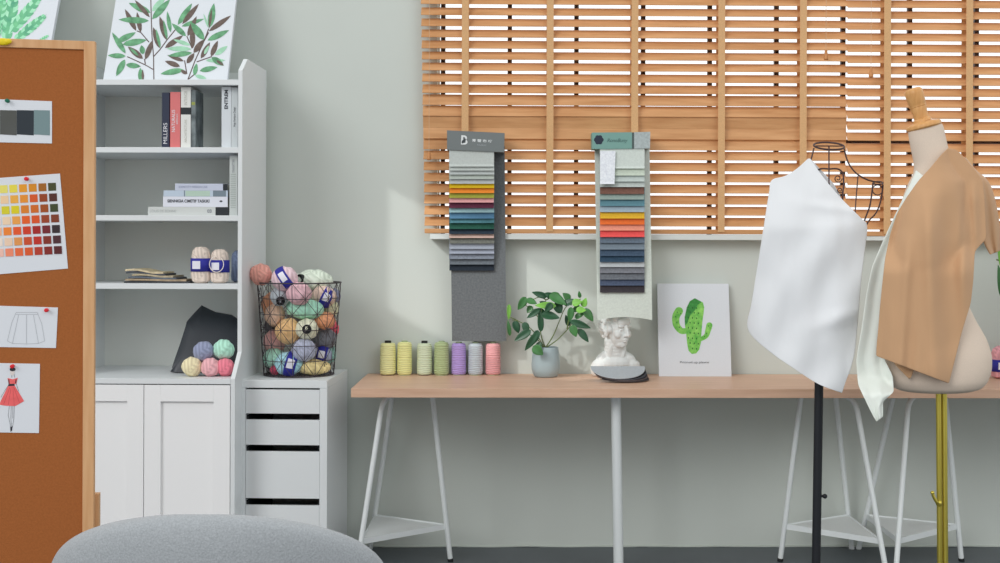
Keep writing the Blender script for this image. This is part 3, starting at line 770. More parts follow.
# label, px, py, rx, ry, rgb, back-offset, extras
balls = [
 ('coral yarn ball perched on the left rim of the wire basket', 261, 274.5, 10.2, 10, (250, 134, 118), 'rim', {}),
 ('pale pink yarn ball with blue label on top of the basket', 285, 279, 12, 11.5, (226, 178, 186), 0.01, dict(band=(R(-35), 0.1, 0.7))),
 ('pale green yarn cake with dark core on top of the basket', 311, 281, 18, 10.5, (196, 212, 190), 0.06, dict(hole=(-1.0, 0.15))),
 ('pink yarn ball just below the front rim of the basket', 299, 293.5, 11.5, 10.5, (220, 160, 170), 0.0, {}),
 ('silvery grey yarn ball with dark core near the top left of the basket', 279, 296.5, 8.5, 9, (150, 160, 168), 0.01, dict(hole=(0.3, -0.5))),
 ('orange yarn ball at the upper left side of the basket', 266.5, 304, 9, 11, (222, 138, 96), 0.01, {}),
 ('peach yarn ball below the orange one in the basket', 275, 315, 9.5, 10.5, (228, 170, 142), 0.035, {}),
 ('wide mint green yarn ball in the upper middle of the basket', 302.5, 309.5, 18, 10, (142, 204, 176), -0.012, {}),
 ('beige yarn ball with blue label under the right rim of the basket', 322, 297, 12, 10, (206, 176, 158), 0.01, dict(band=(R(25), 0.35, 0.8))),
 ('olive cream yarn ball at the upper right of the basket', 330, 309, 8, 8, (188, 190, 150), 0.0, {}),
 ('orange red yarn ball at the right side of the basket', 325, 320.5, 10, 8, (226, 130, 84), 0.0, {}),
 ('ochre yarn ball in the centre left of the basket', 288, 331.5, 12.5, 12, (214, 160, 98), 0.0, {}),
 ('cream yarn cake with dark core in the middle of the basket', 307, 329, 10.5, 9.5, (218, 214, 180), 0.0, dict(hole=(0.15, 0.05))),
 ('salmon pink yarn ball at the left middle of the basket', 272, 341.5, 10.5, 11, (232, 150, 146), 0.0, {}),
 ('mint yarn ball at the lower left of the basket', 270.5, 358.5, 10.5, 9.5, (150, 208, 184), 0.0, {}),
 ('sky blue yarn ball with blue label at the bottom of the basket', 288.5, 364.5, 13, 11, (138, 192, 204), 0.0, dict(band=(R(15), 0.25, 0.75))),
 ('lavender grey yarn ball at the lower middle of the basket', 304, 350, 11.5, 10.5, (152, 158, 182), 0.0, {}),
 ('charcoal yarn ball at the right middle of the basket', 324.5, 339, 11.5, 10.5, (88, 92, 100), 0.02, {}),
 ('yellow orange yarn ball lying at the bottom right of the basket', 313.5, 368.5, 15.5, 7.2, (236, 186, 118), 0.0, {}),
 ('red yarn ball at the right edge of the basket', 333.5, 330, 6, 8, (206, 60, 82), 0.03, {}),
 ('teal yarn ball at the lower right edge of the basket', 332.5, 354.5, 6.5, 9, (118, 172, 160), 0.01, {}),
 ('dusty blue yarn ball with blue label at the lower right of the basket', 322, 355.5, 8.5, 8.5, (136, 146, 176), 0.03, dict(band=(R(10), 0.0, 1.1))),
 ('dark grey yarn ball at the left side of the basket', 264.5, 325, 7.5, 9.5, (74, 76, 82), 0.06, {}),
 ('black yarn ball at the bottom left of the basket', 266, 371, 5, 5, (56, 58, 62), 0.06, {}),
 ('crimson yarn ball at the bottom left of the basket', 275, 371.5, 5, 4.5, (176, 36, 66), 0.02, {}),
 ('grey yarn ball in the middle of the basket behind the mint one', 300, 318, 12, 10, (120, 122, 126), 0.12, {}),
 ('white yarn ball at the back of the basket rim', 296, 284, 12, 10, (206, 206, 200), 0.20, {}),
 ('dark blue yarn ball at the right rim of the basket', 334.5, 296, 6, 7.5, (96, 100, 128), 0.07, {}),
]
placed = []
for lb, px, py, rx, ry, rgb, off, ex in balls:
    s = 0.0043; r_ = rx * s; q = (ry / rx); dep = max(0.8, min(1.0, (q + 1) / 2)) if q < 1 else 1.0
    if off == 'rim': dd = BD + 0.06; c = P(px, py, dd)
    else:
        z = P(px, py, BD + 0.1).z
        Rb = brad(min(max(z, BZ0), top)) - 0.004
        c = P(px, py, BD + 0.1)
        for _ in range(6):
            dx = c.x - bc0.x
            avail = Rb - max(r_ * dep, 0) 
            sid = max(0.0, (Rb - r_)) 
            if abs(dx) > sid: dx = math.copysign(sid, dx)
            dd = BD + math.sqrt(max(0.0, avail ** 2 - dx * dx)) * 0.97 - off
            c = P(px, py, dd)
        c.x = min(max(c.x, bc0.x - Rb + r_), bc0.x + Rb - r_)
    rz = r_ * q
    if c.z - rz < BZ0 + 0.004: c.z = BZ0 + 0.004 + rz
    placed.append([c, r_, (1, dep, q), lb, rgb, ex, off])
# settle: push overlapping balls apart in depth (away from the wire front)
for it in range(60):
    for i in range(len(placed)):
        for j in range(i + 1, len(placed)):
            a, b = placed[i], placed[j]; d = a[0] - b[0]
            ra = (a[1] * (1 + a[2][2]) / 2 + b[1] * (1 + b[2][2]) / 2) * 0.84
            if d.length < ra:
                back = a if a[0].y > b[0].y else b
                if back[6] == 'rim': back = b if back is a else a
                back[0].y += min(0.006, (ra - d.length) * 0.5)
for c, r_, sq, lb, rgb, ex, off in placed:
    dx = c.x - bc0.x; lim = math.sqrt(max(0.0, 0.158 ** 2 - dx * dx)) - r_ * 0.6
    if off != 'rim' and c.y > -BD + max(0, lim): c.y = -BD + max(0, lim)
    yarn_ball(lb, c, r_, rgb, 'yarn_%d_%d_%d' % rgb, GB, sq, random.uniform(-0.2, 0.2) if not ex else 0, **ex)

# yarn balls in front of the black folder on the cupboard top
GY = 'yarn balls on the cupboard top'
zt = Z['base']
d0 = 0.475
for lb, px, py, r_, rgb, dd in (('peach yellow yarn ball at the front left of the little pile before the pouch', 192.3, 368.8, 9.6, (238, 196, 150), d0), ('pink yarn ball in the middle of the bottom row before the pouch', 210.5, 369, 9.2, (236, 146, 152), d0),
                          ('crimson pink yarn ball at the bottom right by the side panel before the pouch', 225.3, 369, 8.8, (222, 92, 112), d0 - 0.01), ('slate blue yarn ball atop the peach and pink ones', 203.5, 351.5, 10, (112, 120, 152), d0 - 0.02), ('mint green yarn ball atop the crimson one', 223.5, 349.5, 10, (150, 212, 184), d0 - 0.03)):
    c = P(px, py, dd); rr = r_ * 0.00408
    if py > 360: c.z = zt + rr * 0.955
    yarn_ball(lb, c, rr, rgb, 'yarn_%d_%d_%d' % rgb, GY, (1, 0.95, 0.95), random.uniform(-0.5, 0.5))

def skein(label, px, pyb, wpx, hpx, d, z0, rgb, mname, group, labelled=True, band=(0.32, 0.68), panel=True):
    b = P(px, pyb, d); s = (5.2 - d) / FPX; r_ = wpx * s / 2; h = hpx * s
    t = thing('yarn_skein', label, 'yarn skein', (b.x, -d, z0), 0, group)
    prof = [(0, 0), (r_ * 0.6, 0.001), (r_ * 0.9, h * 0.06), (r_ * 1.0, h * 0.2), (r_ * 0.96, h * 0.4), (r_ * 0.93, h * 0.55), (r_ * 0.97, h * 0.75), (r_ * 0.85, h * 0.9), (r_ * 0.5, h * 0.985), (0, h)]
    bm = B(); lathe(bm, prof, 28, Matrix.Translation((b.x, -d, z0)))
    sd = random.random() * 9
    for v in bm.verts: 
        k = 0.04 * noise.noise((v.co - Vector((b.x, -d, z0))) * 40 + Vector((sd, 0, 0))); v.co.x += (v.co.x - b.x) * k * 2; v.co.y = -d + (v.co.y + d) * 0.85
    o = obj('strands', bm, yarn(mname, rgb), t, smooth=True)
    if labelled:
        z1, z2 = z0 + h * band[0], z0 + h * band[1]
        bm = B(); gridsurf(bm, [[Vector((b.x + r_ * 1.03 * math.sin(a), -d - r_ * 0.9 * math.cos(a), z)) for a in [2 * math.pi * k / 32 for k in range(32)]] for z in (z1, z2)], close_u=True)
        l = obj('paper_label', bm, mat('blue_label', (44, 46, 140), 0.6), t, smooth=True, solid=0.0012)
        if panel:
            bm = B(); gridsurf(bm, [[Vector((b.x + r_ * 1.06 * math.sin(a), -d - r_ * 0.94 * math.cos(a), z)) for a in [R(-42 + 10 * k) for k in range(6)]] for z in (z1 + (z2 - z1) * 0.2, z2 - (z2 - z1) * 0.2)])
            obj('label_panel', bm, mat('label_white', (214, 214, 224), 0.7), l, solid=0.001)
    return t, b, r_, h
GS = 'yarn skeins on the shelf'
z4 = Z['s4']
sk = skein('cream yarn skein with blue label, left of the pair on the shelf', 201, 283, 19.5, 36.5, 0.39, z4, (214, 200, 188), 'yarn_cream', GS)
sk2 = skein('cream yarn skein with blue label and a loose white loop, right of the pair', 219.7, 283, 18.5, 34, 0.39, z4, (216, 202, 190), 'yarn_cream', GS)
t_, b_, r_, h_ = sk2
bm = B(); tube(bm, smoothc([(b_.x + r_ * 0.75 * math.cos(a) - 0.004, -0.39 - r_ * 0.98, z4 + h_ * 0.56 + r_ * 0.85 * math.sin(a)) for a in [R(100 + 28 * k) for k in range(12)]], 3), 0.0016, 6); obj('loose_strand', bm, mat('cream_strand', (222, 214, 204), 0.9), t_, smooth=True)
skein('dusty blue yarn skein against the side panel on the shelf', 239.5, 283, 17, 32, 0.25, z4, (130, 144, 176), 'yarn_dusty', GS, labelled=False)

# black folded bag behind the yarn balls
M_black = mat('black_leather', (40, 45, 51), 0.42, bump=(120, 0.15), spec=0.5)
dB = 0.36
out_px = [(172.5, 369), (173, 364), (180, 344), (186, 325), (188, 320), (200.5, 306.5), (203, 306), (216, 312), (238, 319), (238, 352), (236, 373), (176, 373)]
fp = []
for x, y in out_px:
    p = P(x, y, dB)
    for _ in range(4): p = P(x, y, dB - max(0, p.z - zt) * 0.55)
    fp.append(p)
zmin = min(p.z for p in fp)
bm = B()
def bag(p, sgn):
    h = (p.z - zt) ; return Vector((p.x, -dB + h * 0.55 + sgn, max(p.z, zt + 0.001)))
cen = Vector((sum(p.x for p in fp) / len(fp), 0, sum(p.z for p in fp) / len(fp)))
ringsF = []
for k in (1.0, 0.97, 0.75, 0.45, 0.15):
    ringsF.append([Vector((cen.x + (p.x - cen.x) * k, 0, cen.z + (p.z - cen.z) * k)) for p in smoothc(fp, 3, True)])
bl = [0, 0.010, 0.018, 0.022, 0.022]
F = gridsurf(bm, [[bag(p, -b) for p in r_] for r_, b in zip(ringsF, bl)], close_u=True); poly(bm, [bag(p, -0.022) for p in ringsF[-1]])
gridsurf(bm, [[bag(p, b * 0.5) for p in r_] for r_, b in zip(ringsF, bl)], close_u=True); poly(bm, [bag(p, 0.011) for p in ringsF[-1]])
bmesh.ops.remove_doubles(bm, verts=bm.verts, dist=0.0005)
tag(obj('leather_pouch', bm, M_black, smooth=True), 'black leather pouch leaning in the corner behind the yarn balls', 'bag')

# ------------------------------------------------------------------ books
def txtm(p, rz=0): return Matrix.Translation(p) @ FACE @ Matrix.Rotation(rz, 4, 'Z')
M_pages = mat('book_pages', (206, 204, 196), 0.8)
SR = R(-2.2)
def book_up(label, x0, x1, ytop, d, z0, rgb, depth=0.17, group='upright books on the upper shelf', extra=None, cover=None):
    a, b = P(x0, ytop, d), P(x1, ytop, d); h = a.z - z0; wd = b.x - a.x; cx = (a.x + b.x) / 2
    t = thing('book', label, 'book', (cx, -d + depth / 2, z0), 0, group)
    bm = B(); box2(bm, (a.x, -d, z0), (b.x, -d + 0.002, z0 + h)); box2(bm, (a.x, -d + 0.002, z0), (a.x + 0.0018, -d + depth, z0 + h)); box2(bm, (b.x - 0.0018, -d + 0.002, z0), (b.x, -d + depth, z0 + h))
    obj('cover', bm, cover or mat('cover_%d_%d_%d' % rgb, rgb, 0.55), t)
    bm = B(); box2(bm, (a.x + 0.0019, -d + 0.0025, z0 + 0.003), (b.x - 0.0019, -d + depth - 0.004, z0 + h - 0.003)); obj('pages', bm, M_pages, t)
    return t, Vector((cx, -d - 0.0004, z0)), wd, h
def zat(y, d): return P(170, y, d).z
dK = 0.425; z2 = Z['s2']
M_wt = mat('white_ink', (210, 212, 216), 0.7); M_gt = mat('grey_ink', (130, 134, 140), 0.7); M_dk = mat('dark_ink', (58, 62, 70), 0.7)
t, c, wd, h = book_up('navy upright book with white spine title, leftmost on the upper shelf', 162, 169.3, 92.5, dK, z2, (46, 52, 70))
text_part('MILLERS', 0.022, txtm(Vector((c.x, c.y, P(166, 133.5, dK).z)), R(90)), M_wt, t, width=0.080)
t, c, wd, h = book_up('salmon red upright book beside the navy one', 170.3, 180.2, 92, dK, z2, (202, 112, 112))
text_part('NATURALIS', 0.018, txtm(Vector((c.x - 0.006, c.y, P(175, 121, dK).z)), R(90)), M_wt, t, width=0.085)
text_part('edition', 0.009, txtm(Vector((c.x + 0.007, c.y, P(175, 119, dK).z)), R(90)), M_wt, t, width=0.04)
t, c, wd, h = book_up('white upright book with a black band on its spine', 181, 190.8, 87, dK, z2, (208, 210, 206))
bm = B(); box2(bm, (c.x - wd / 2 - 0.0002, c.y, P(185, 114.5, dK).z), (c.x + wd / 2 + 0.0002, c.y + 0.0035, P(185, 107.5, dK).z)); obj('spine_band', bm, mat('black_band', (40, 44, 48), 0.6), t)
text_part('INTERIOR', 0.016, txtm(Vector((c.x, c.y, P(185, 98, dK).z)), R(90)), mat('pale_ink', (172, 172, 164), 0.7), t, width=0.055)
text_part('ARCHITECTURE', 0.012, txtm(Vector((c.x, c.y, P(185, 131, dK).z)), R(90)), mat('pale_ink', (172, 172, 164), 0.7), t, width=0.09)
M_photo = mat('photo_cover', (56, 62, 66), 0.4, var=(22, 0.8), rgb2=(128, 138, 140))
t, c, wd, h = book_up('dark glossy upright book with a photo spine right of the white one', 191.4, 195.6, 90, dK, z2, (60, 66, 70), depth=0.12, cover=M_photo)
bm = B(); box2(bm, (c.x - wd * 0.45, c.y - 0.0002, P(195, 105, dK).z), (c.x + wd * 0.4, c.y + 0.003, P(195, 102, dK).z)); obj('spine_print', bm, mat('lime_print', (142, 150, 76), 0.6), t)
t, c, wd, h = book_up('pale grey upright book with bold spine lettering, right of the gap', 221.7, 231.2, 86.8, dK, z2, (196, 202, 206), group='upright books on the upper shelf')
text_part('ENTREM', 0.018, txtm(Vector((c.x, c.y, P(226, 99.5, dK).z)), R(90)), M_dk, t, width=0.074, bold=0.0006)
t, c, wd, h = book_up('light grey upright book against the side panel on the upper shelf', 231.5, 237.8, 87.5, dK, z2, (184, 190, 192))
text_part('Hugo Furniture Design', 0.011, txtm(Vector((c.x, c.y, P(234, 117, dK).z)), R(90)), M_dk, t, width=0.075)
z3 = Z['s3']
t, c, wd, h = book_up('grey patterned upright book at the end of the middle shelf', 229.6, 237.4, 156, dK, z3, (182, 188, 186), group='books on the middle shelf')
text_part('MANHATTAN', 0.013, txtm(Vector((c.x, c.y, P(233, 166, dK).z)), R(90)), M_gt, t, width=0.05)
bm = B(); 
for i in range(16): box2(bm, (c.x - wd * 0.35, c.y - 0.0002, z3 + 0.03 + i * 0.0085), (c.x + wd * 0.3, c.y + 0.001, z3 + 0.034 + i * 0.0085))
obj('spine_print', bm, mat('pale_print', (160, 168, 164), 0.7), t)
def book_flat(label, x0, x1, y0, y1, d, z0, rgb, depth=0.2, rot=0):
    a, b = P(x0, y1, d), P(x1, y1, d); h = P(x0, y0, d).z - P(x0, y1, d).z
    t = thing('book', label, 'book', ((a.x + b.x) / 2, -d + depth / 2, z0), 0, 'books on the middle shelf')
    bm = B(); box2(bm, (a.x, -d, z0), (b.x, -d + 0.002, z0 + h)); box2(bm, (a.x, -d + 0.002, z0), (b.x, -d + depth, z0 + 0.0018)); box2(bm, (a.x, -d + 0.002, z0 + h - 0.0018), (b.x, -d + depth, z0 + h))
    obj('cover', bm, mat('cover_%d_%d_%d' % rgb, rgb, 0.5), t)
    bm = B(); box2(bm, (a.x + 0.003, -d + 0.0025, z0 + 0.0019), (b.x - 0.003, -d + depth - 0.004, z0 + h - 0.0019)); obj('pages', bm, M_pages, t)
    return t, a.x, b.x, z0, z0 + h, -d - 0.0004
dS = 0.425
t, xa, xb, za, zb_, y = book_flat('light grey lying book with a black spine end, bottom of the stack', 148, 228.6, 207, 215.6, dS, z3, (186, 190, 188))
bm = B(); box2(bm, (P(215.5, 210, dS).x, y, za + 0.001), (xb + 0.0002, y + 0.0035, zb_ - 0.0005)); obj('spine_band', bm, mat('black_band', (40, 44, 48), 0.6), t)
text_part('LOUIS DE BONNE', 0.014, txtm(Vector((P(163, 211, dS).x, y, (za + zb_) / 2)), 0), mat('faint_ink', (162, 166, 166), 0.7), t, width=0.10)
text_part('03', 0.018, txtm(Vector((P(209.5, 211, dS).x, y, (za + zb_) / 2)), 0), M_gt, t, bold=0.0006)
zz = zb_ + 0.0003
t, xa, xb, za, zb_, y = book_flat('thick white lying book with dark spine title in the stack', 163, 227.6, 196.5, 206.8, dS, zz, (206, 209, 218))
text_part('SIENNIGIA CIMETIF TASKIKI', 0.016, txtm(Vector((P(188.5, 201.5, dS).x, y, (za + zb_) / 2 + 0.002)), 0), M_dk, t, width=0.162, bold=0.0004)
bm = B(); sphere(bm, (P(221, 201.5, dS).x, y, (za + zb_) / 2 + 0.002), (0.006, 0.0006, 0.0035)); obj('emblem', bm, M_dk, t)
zz = zb_ + 0.0003
t, xa, xb, za, zb_, y = book_flat('pale blue and green lying book in the stack', 163.5, 227.8, 190.2, 196.2, dS, zz, (176, 190, 204))
bm = B(); box2(bm, (P(185.5, 193, dS).x, y, za + 0.001), (P(210, 193, dS).x, y + 0.001, zb_ - 0.001)); obj('spine_print', bm, mat('green_print', (168, 190, 176), 0.6), t)
bm = B(); box2(bm, (P(185, 193, dS).x - 0.004, y, za), (P(185, 193, dS).x, y + 0.001, zb_)); box2(bm, (P(213, 193, dS).x, y, za), (P(226, 193, dS).x, y + 0.001, zb_)); obj('spine_band', bm, mat('slate_print', (112, 126, 136), 0.6), t)
zz = zb_ + 0.0003
t, xa, xb, za, zb_, y = book_flat('lavender grey lying book, topmost of the stack', 175, 227.4, 183, 189.8, dS, zz, (182, 188, 204))
bm = B(); box2(bm, (P(223, 186, dS).x, y, za + 0.0004), (xb + 0.0002, y + 0.003, zb_ - 0.0004)); obj('spine_band', bm, mat('black_band', (40, 44, 48), 0.6), t)
text_part('IDENTITY DESIGN LAB', 0.012, txtm(Vector((P(193, 186.5, dS).x, y, (za + zb_) / 2)), 0), mat('faint_blue_ink', (142, 150, 172), 0.7), t, width=0.11)

# pile of magazines / fabric books lying on the third shelf
pile = [((124, 190), (6, 3.5), (60, 62, 66)), ((125, 186), (9, 3), (158, 140, 116)), ((128, 176), (12, 2.5), (92, 100, 110)), ((132, 173), (14, 2.5), (168, 156, 130)), ((126, 165), (15.5, 2), (70, 74, 82)), ((125, 163), (17.5, 2), (196, 182, 150))]
names = ['black floppy sample book at the bottom of the pile', 'tan floppy sample book low in the pile', 'slate grey floppy sample book mid pile', 'khaki floppy sample book mid pile', 'dark grey floppy sample book near the top of the pile', 'cream floppy sample book, topmost of the pile']
zc_ = z4
for i, (((x0, x1), (yy, hpx), rgb), nm) in enumerate(zip(pile, names)):
    dd = 0.40 - 0.004 * i; th_ = 0.007; a, b = P(x0, 283, dd), P(x1, 283, dd); L_ = b.x - a.x
    bm = B(); rowsT, rowsB = [], []
    N_ = 18
    for j in range(5):
        yv = -dd + 0.16 * j / 4; rt, rb = [], []
        for k in range(N_ + 1):
            q = k / N_; droop = 0.0012 * i * (1 + math.sin(4.5 * q + 0.5)) - 0.010 * (i / 5) * q ** 2
            base_ = zc_ + i * 0.0074 + (0 if i == 0 else max(droop, -i * 0.0002))
            x = a.x + L_ * q
            rt.append(Vector((x, yv, base_ + th_))); rb.append(Vector((x, yv, base_)))
        rowsT.append(rt); rowsB.append(rb)
    gridsurf(bm, rowsT); gridsurf(bm, rowsB)
    for rr_ in ((rowsT[0], rowsB[0]), (rowsT[-1], rowsB[-1])): gridsurf(bm, list(rr_))
    gridsurf(bm, [[r_[0] for r_ in rowsT], [r_[0] for r_ in rowsB]]); gridsurf(bm, [[r_[-1] for r_ in rowsT], [r_[-1] for r_ in rowsB]])
    bmesh.ops.remove_doubles(bm, verts=bm.verts, dist=0.0002)
    tag(obj('sample_book', bm, mat('sample_%d' % i, rgb, 0.7, var=(50, 0.25))), nm, 'sample book', 'sample books on the shelf')

# ------------------------------------------------------------------ thread spools
spools = [('pale yellow thread spool with black core, leftmost of the row', 379.6, 396.2, 341.8, (238, 236, 160), True, 0.062), ('lime yellow thread spool, second in the row', 396.8, 412.3, 341.0, (228, 242, 152), False, 0.064),
          ('pale sage thread spool with black core', 416.6, 432.3, 342.0, (200, 211, 182), True, 0.062), ('olive green thread spool in the middle of the row', 433.7, 449.4, 341.2, (166, 181, 134), False, 0.064),
          ('purple thread spool below the grey fabric banner', 451, 466.4, 342.0, (170, 146, 206), False, 0.056), ('silver grey thread spool between purple and coral', 467.8, 483.2, 342.2, (180, 190, 196), False, 0.056), ('coral pink thread spool, rightmost of the row', 485.2, 501, 342.2, (240, 158, 160), False, 0.056)]
for lb, x0, x1, yt, rgb, blk, d in spools:
    a, b = P(x0, 360, d), P(x1, 360, d); r_ = (b.x - a.x) / 2 - 0.0004; cx = (a.x + b.x) / 2; h = P(x0, yt, d).z - TZ
    t = thing('thread_spool', lb, 'thread spool', (cx, -d, TZ), 0, 'thread spools on the worktop')
    M_ = Matrix.Translation((cx, -d, TZ))
    bm = B(); n_ = 64; prof = [(r_ * 0.80, 0.003)]
    for k in range(n_ + 1):
        q = k / n_; z = 0.004 + (h - 0.010) * q; e = min(q, 1 - q)
        base_ = r_ * (0.97 - 0.05 * q) * (1 - 0.13 * max(0, 1 - e / 0.08) ** 2)
        prof.append((base_ * (1 + 0.018 * math.sin(q * 70) + 0.02 * noise.noise(Vector((q * 20, r_ * 900, rgb[0])))), z))
    prof.append((r_ * 0.5, h - 0.004))
    lathe(bm, prof, 28, M_)
    obj('thread', bm, mat('thread_%d_%d_%d' % rgb, rgb, 0.7, wave=(42, 6, 0.4), spec=0.3), t, smooth=True, auto=False)
    cm = M_rub if blk else mat('spool_core', (150, 165, 130), 0.6)
    bm = B(); lathe(bm, [(r_ * 0.78, 0), (r_ * 0.78, 0.003), (r_ * 0.42, 0.0035), (r_ * 0.40, h - 0.003), (r_ * 0.40, h + (0.005 if blk else 0.001)), (r_ * 0.28, h + (0.005 if blk else 0.001)), (r_ * 0.28, h - 0.006), (0, h - 0.006)], 20, M_); obj('core', bm, cm, t, smooth=True)

# ------------------------------------------------------------------ potted plant
M_pot = mat('glazed_pot', (142, 158, 162), 0.35, var=(12, 0.06), spec=0.5); M_soil = mat('soil', (70, 58, 46), 0.95, bump=(120, 0.6), var=(90, 0.4))
M_stemg = mat('plant_stem', (96, 112, 66), 0.6); LEAF = {'d': mat('leaf_dark', (32, 72, 46), 0.4, var=(30, 0.2), spec=0.5), 'm': mat('leaf_mid', (54, 104, 54), 0.4, var=(30, 0.2), spec=0.5), 'b': mat('leaf_bright', (104, 158, 64), 0.4, var=(30, 0.2), spec=0.4)}
dp = 0.125; pb = P(545.7, 378, dp)
pl = thing('potted_plant', 'leafy green plant in a rounded grey ceramic pot', 'potted plant', (pb.x, -dp, TZ))
hp = P(545, 345, dp).z - TZ - 0.008; rp = 14.3 * 0.00414
bm = B(); lathe(bm, [(0, 0), (rp * 0.72, 0), (rp * 0.85, 0.006), (rp * 0.98, hp * 0.25), (rp, hp * 0.45), (rp * 0.95, hp * 0.75), (rp * 0.88, hp * 0.97), (rp * 0.86, hp), (rp * 0.80, hp), (rp * 0.82, hp * 0.85), (0, hp * 0.84)], 36, Matrix.Translation((pb.x, -dp, TZ)))
obj('pot', bm, M_pot, pl, smooth=True)
bm = B(); lathe(bm, [(rp * 0.81, hp * 0.86), (rp * 0.5, hp * 0.93), (0, hp * 0.95)], 20, Matrix.Translation((pb.x, -dp, TZ))); obj('soil', bm, M_soil, pl, smooth=True)
stems = [[(545, 347), (541, 335), (540, 322), (542, 308), (546, 300)], [(546, 347), (553, 336), (559, 322), (564, 310), (569, 304)], [(547, 347), (557, 340), (567, 330), (572, 324), (580, 322)], [(544, 347), (538, 337), (529, 327), (518, 321), (512, 320)],
         [(543, 347), (538, 340), (533, 336), (526, 334)], [(569, 304), (574, 301), (581, 299)], [(567, 329), (569, 318), (571, 310)], [(546, 300), (540, 297), (532, 300)], [(546, 300), (553, 297), (558, 297)], [(518, 321), (512, 318), (509, 317)], [(540, 320), (534, 312), (524, 304)]]
sdep = [0.0, 0.02, 0.03, -0.02, 0.04, 0.03, 0.03, 0.0, 0.01, -0.02, -0.03]
for s, dz in zip(stems, sdep):
    n_ = len(s)
    pts = [P(x, y, dp + dz * (k / (n_ - 1) if s[0][1] > 340 else 1)) for k, (x, y) in enumerate(s)]
    c = smoothc(pts, 4); bm = B(); tube(bm, c, [0.0026 - 0.0012 * i / len(c) for i in range(len(c))], 7); obj('stem', bm, M_stemg, pl, smooth=True)
def leaf(p0, p1, wd, m, parent, fold=0.25, curl=0.15, tw=0.0):
    p0, p1 = Vector(p0), Vector(p1); t = p1 - p0; L_ = t.length; t.normalize()
    nrm = Vector((0, -1, 0.35)); nrm = (nrm - t * nrm.dot(t)).normalized(); sd = t.cross(nrm)
    nrm, sd = (nrm * math.cos(tw) + sd * math.sin(tw)), (sd * math.cos(tw) - nrm * math.sin(tw))
    rows_ = []; n_ = 12
    for i in range(n_ + 1):
        q = i / n_; hw_ = wd / 2 * (2.05 * q ** 0.6 * (1 - q) ** 0.95 if 0 < q < 1 else 0.0)
        c = p0 + t * L_ * q - nrm * (curl * L_ * (q ** 2 - q * 0.2))
        row = []
        for k in range(7):
            s_ = k / 3 - 1; row.append(c + sd * hw_ * s_ + nrm * (abs(s_) * hw_ * fold))
        rows_.append(row)
    bm = B(); gridsurf(bm, rows_)
    return obj('leaf', bm, m, parent, smooth=True, solid=0.0007, keepnorm=True, auto=False)
leaves = """509 304 509 320 5 b 0|510 336 508 320 4.5 m 0|526 297 518 310 9 m 0|526 300 537 303 8 m .02|540 309 527 318 7 d .03|547 297 532 292 7 d .02|556 306 535 305 8 b .05|549 295 567 304 12 m .04|541 315 560 317 11 d .05|556 301 562 313 9 d .03|514 321 519 333 9 d -.01|531 330 514 341 9 d .05|537 333 525 351 8 d .06|533 346 543 355 11 m .08|541 332 540 308 7 d .03|571 307 570 322 8 m .06|572 304 582 301 9 b .05|583 307 586 298 7 b .05|576 310 586 310 8 b .06|583 309 594 321 10 m .05|570 321 591 328 8 d .07|572 325 576 337 9 m .08|578 329 589 342 8 d .07|580 298 579 291 4 m .04|564 305 575 299 8 d .03|552 297 545 293 7 d .03|560 296 550 293 6 m 0|574 312 579 304 6 m .0|545 312 533 309 6 d -.03|565 299 572 305 7 m -.03|552 303 545 312 8 d .06|549 308 540 301 8 d -.02|562 312 553 306 8 d -.02|538 330 533 345 8 d .03|524 322 528 334 8 d .02|575 318 584 313 7 m .04|570 300 563 293 8 m .02|541 342 535 352 7 d .05|569 326 566 315 7 d -.02|532 306 527 313 7 m -.02"""
for e in leaves.split('|'):
    x0, y0, x1, y1, wd, c, dz = e.split(); d = dp + float(dz)
    leaf(P(float(x0), float(y0), d), P(float(x1), float(y1), d + 0.01), float(wd) * 0.0052, LEAF[c], pl, tw=random.uniform(-0.3, 0.3))
# larger second plant on the right worktop, only its leaf tips reach into the picture
p2 = copy_tree(pl); p2.scale = (2.0,) * 3; p2.location = (P(1075, 380, 0.28).x, -0.28, TZ)
p2['label'] = 'leafy plant at the far right edge of the picture, only leaf tips seen'

# ------------------------------------------------------------------ plaster bust (generic curly-haired youth)
M_plas = mat('white_plaster', (208, 211, 209), 0.6, bump=(90, 0.05))
bm = B(); sp = lambda c, s, rot=None: sphere(bm, c, s, rot, 16, 10)
sp((0, 0.004, 0.012), (0.052, 0.062, 0.062)); sp((0, -0.018, -0.026), (0.040, 0.042, 0.042)); sp((0, -0.043, -0.058), (0.014, 0.013, 0.012))
sp((0, -0.030, -0.052), (0.028, 0.026, 0.018))
for s in (1, -1):
    sp((s * 0.018, -0.051, 0.019), (0.019, 0.010, 0.007)); sp((s * 0.027, -0.040, -0.014), (0.017, 0.016, 0.019)); sp((s * 0.018, -0.0495, 0.005), (0.010, 0.008, 0.0055))
    sp((s * 0.0075, -0.063, -0.019), (0.0055, 0.006, 0.005)); sp((s * 0.053, 0.004, -0.008), (0.008, 0.013, 0.020))
    sp((s * 0.052, 0.016, -0.146), (0.050, 0.040, 0.030)); sp((s * 0.078, 0.018, -0.162), (0.028, 0.036, 0.034)); sp((s * 0.024, -0.012, -0.100), (0.012, 0.012, 0.040), Matrix.Rotation(s * 0.3, 4, 'Y'))
for i in range(7):
    q = i / 6; sp((0, -0.060 - 0.011 * q, 0.016 - 0.033 * q), (0.0060 + 0.0025 * q, 0.009, 0.008))
sp((0, -0.060, -0.0345), (0.014, 0.008, 0.0042)); sp((0, -0.0575, -0.0425), (0.012, 0.008, 0.0046)); sp((0, -0.046, 0.036), (0.034, 0.018, 0.022))
for i in range(8):
    q = i / 7; sp((0, 0.012 + 0.006 * q, -0.045 - 0.095 * q), (0.043 + 0.008 * q, 0.041 + 0.004 * q, 0.024))
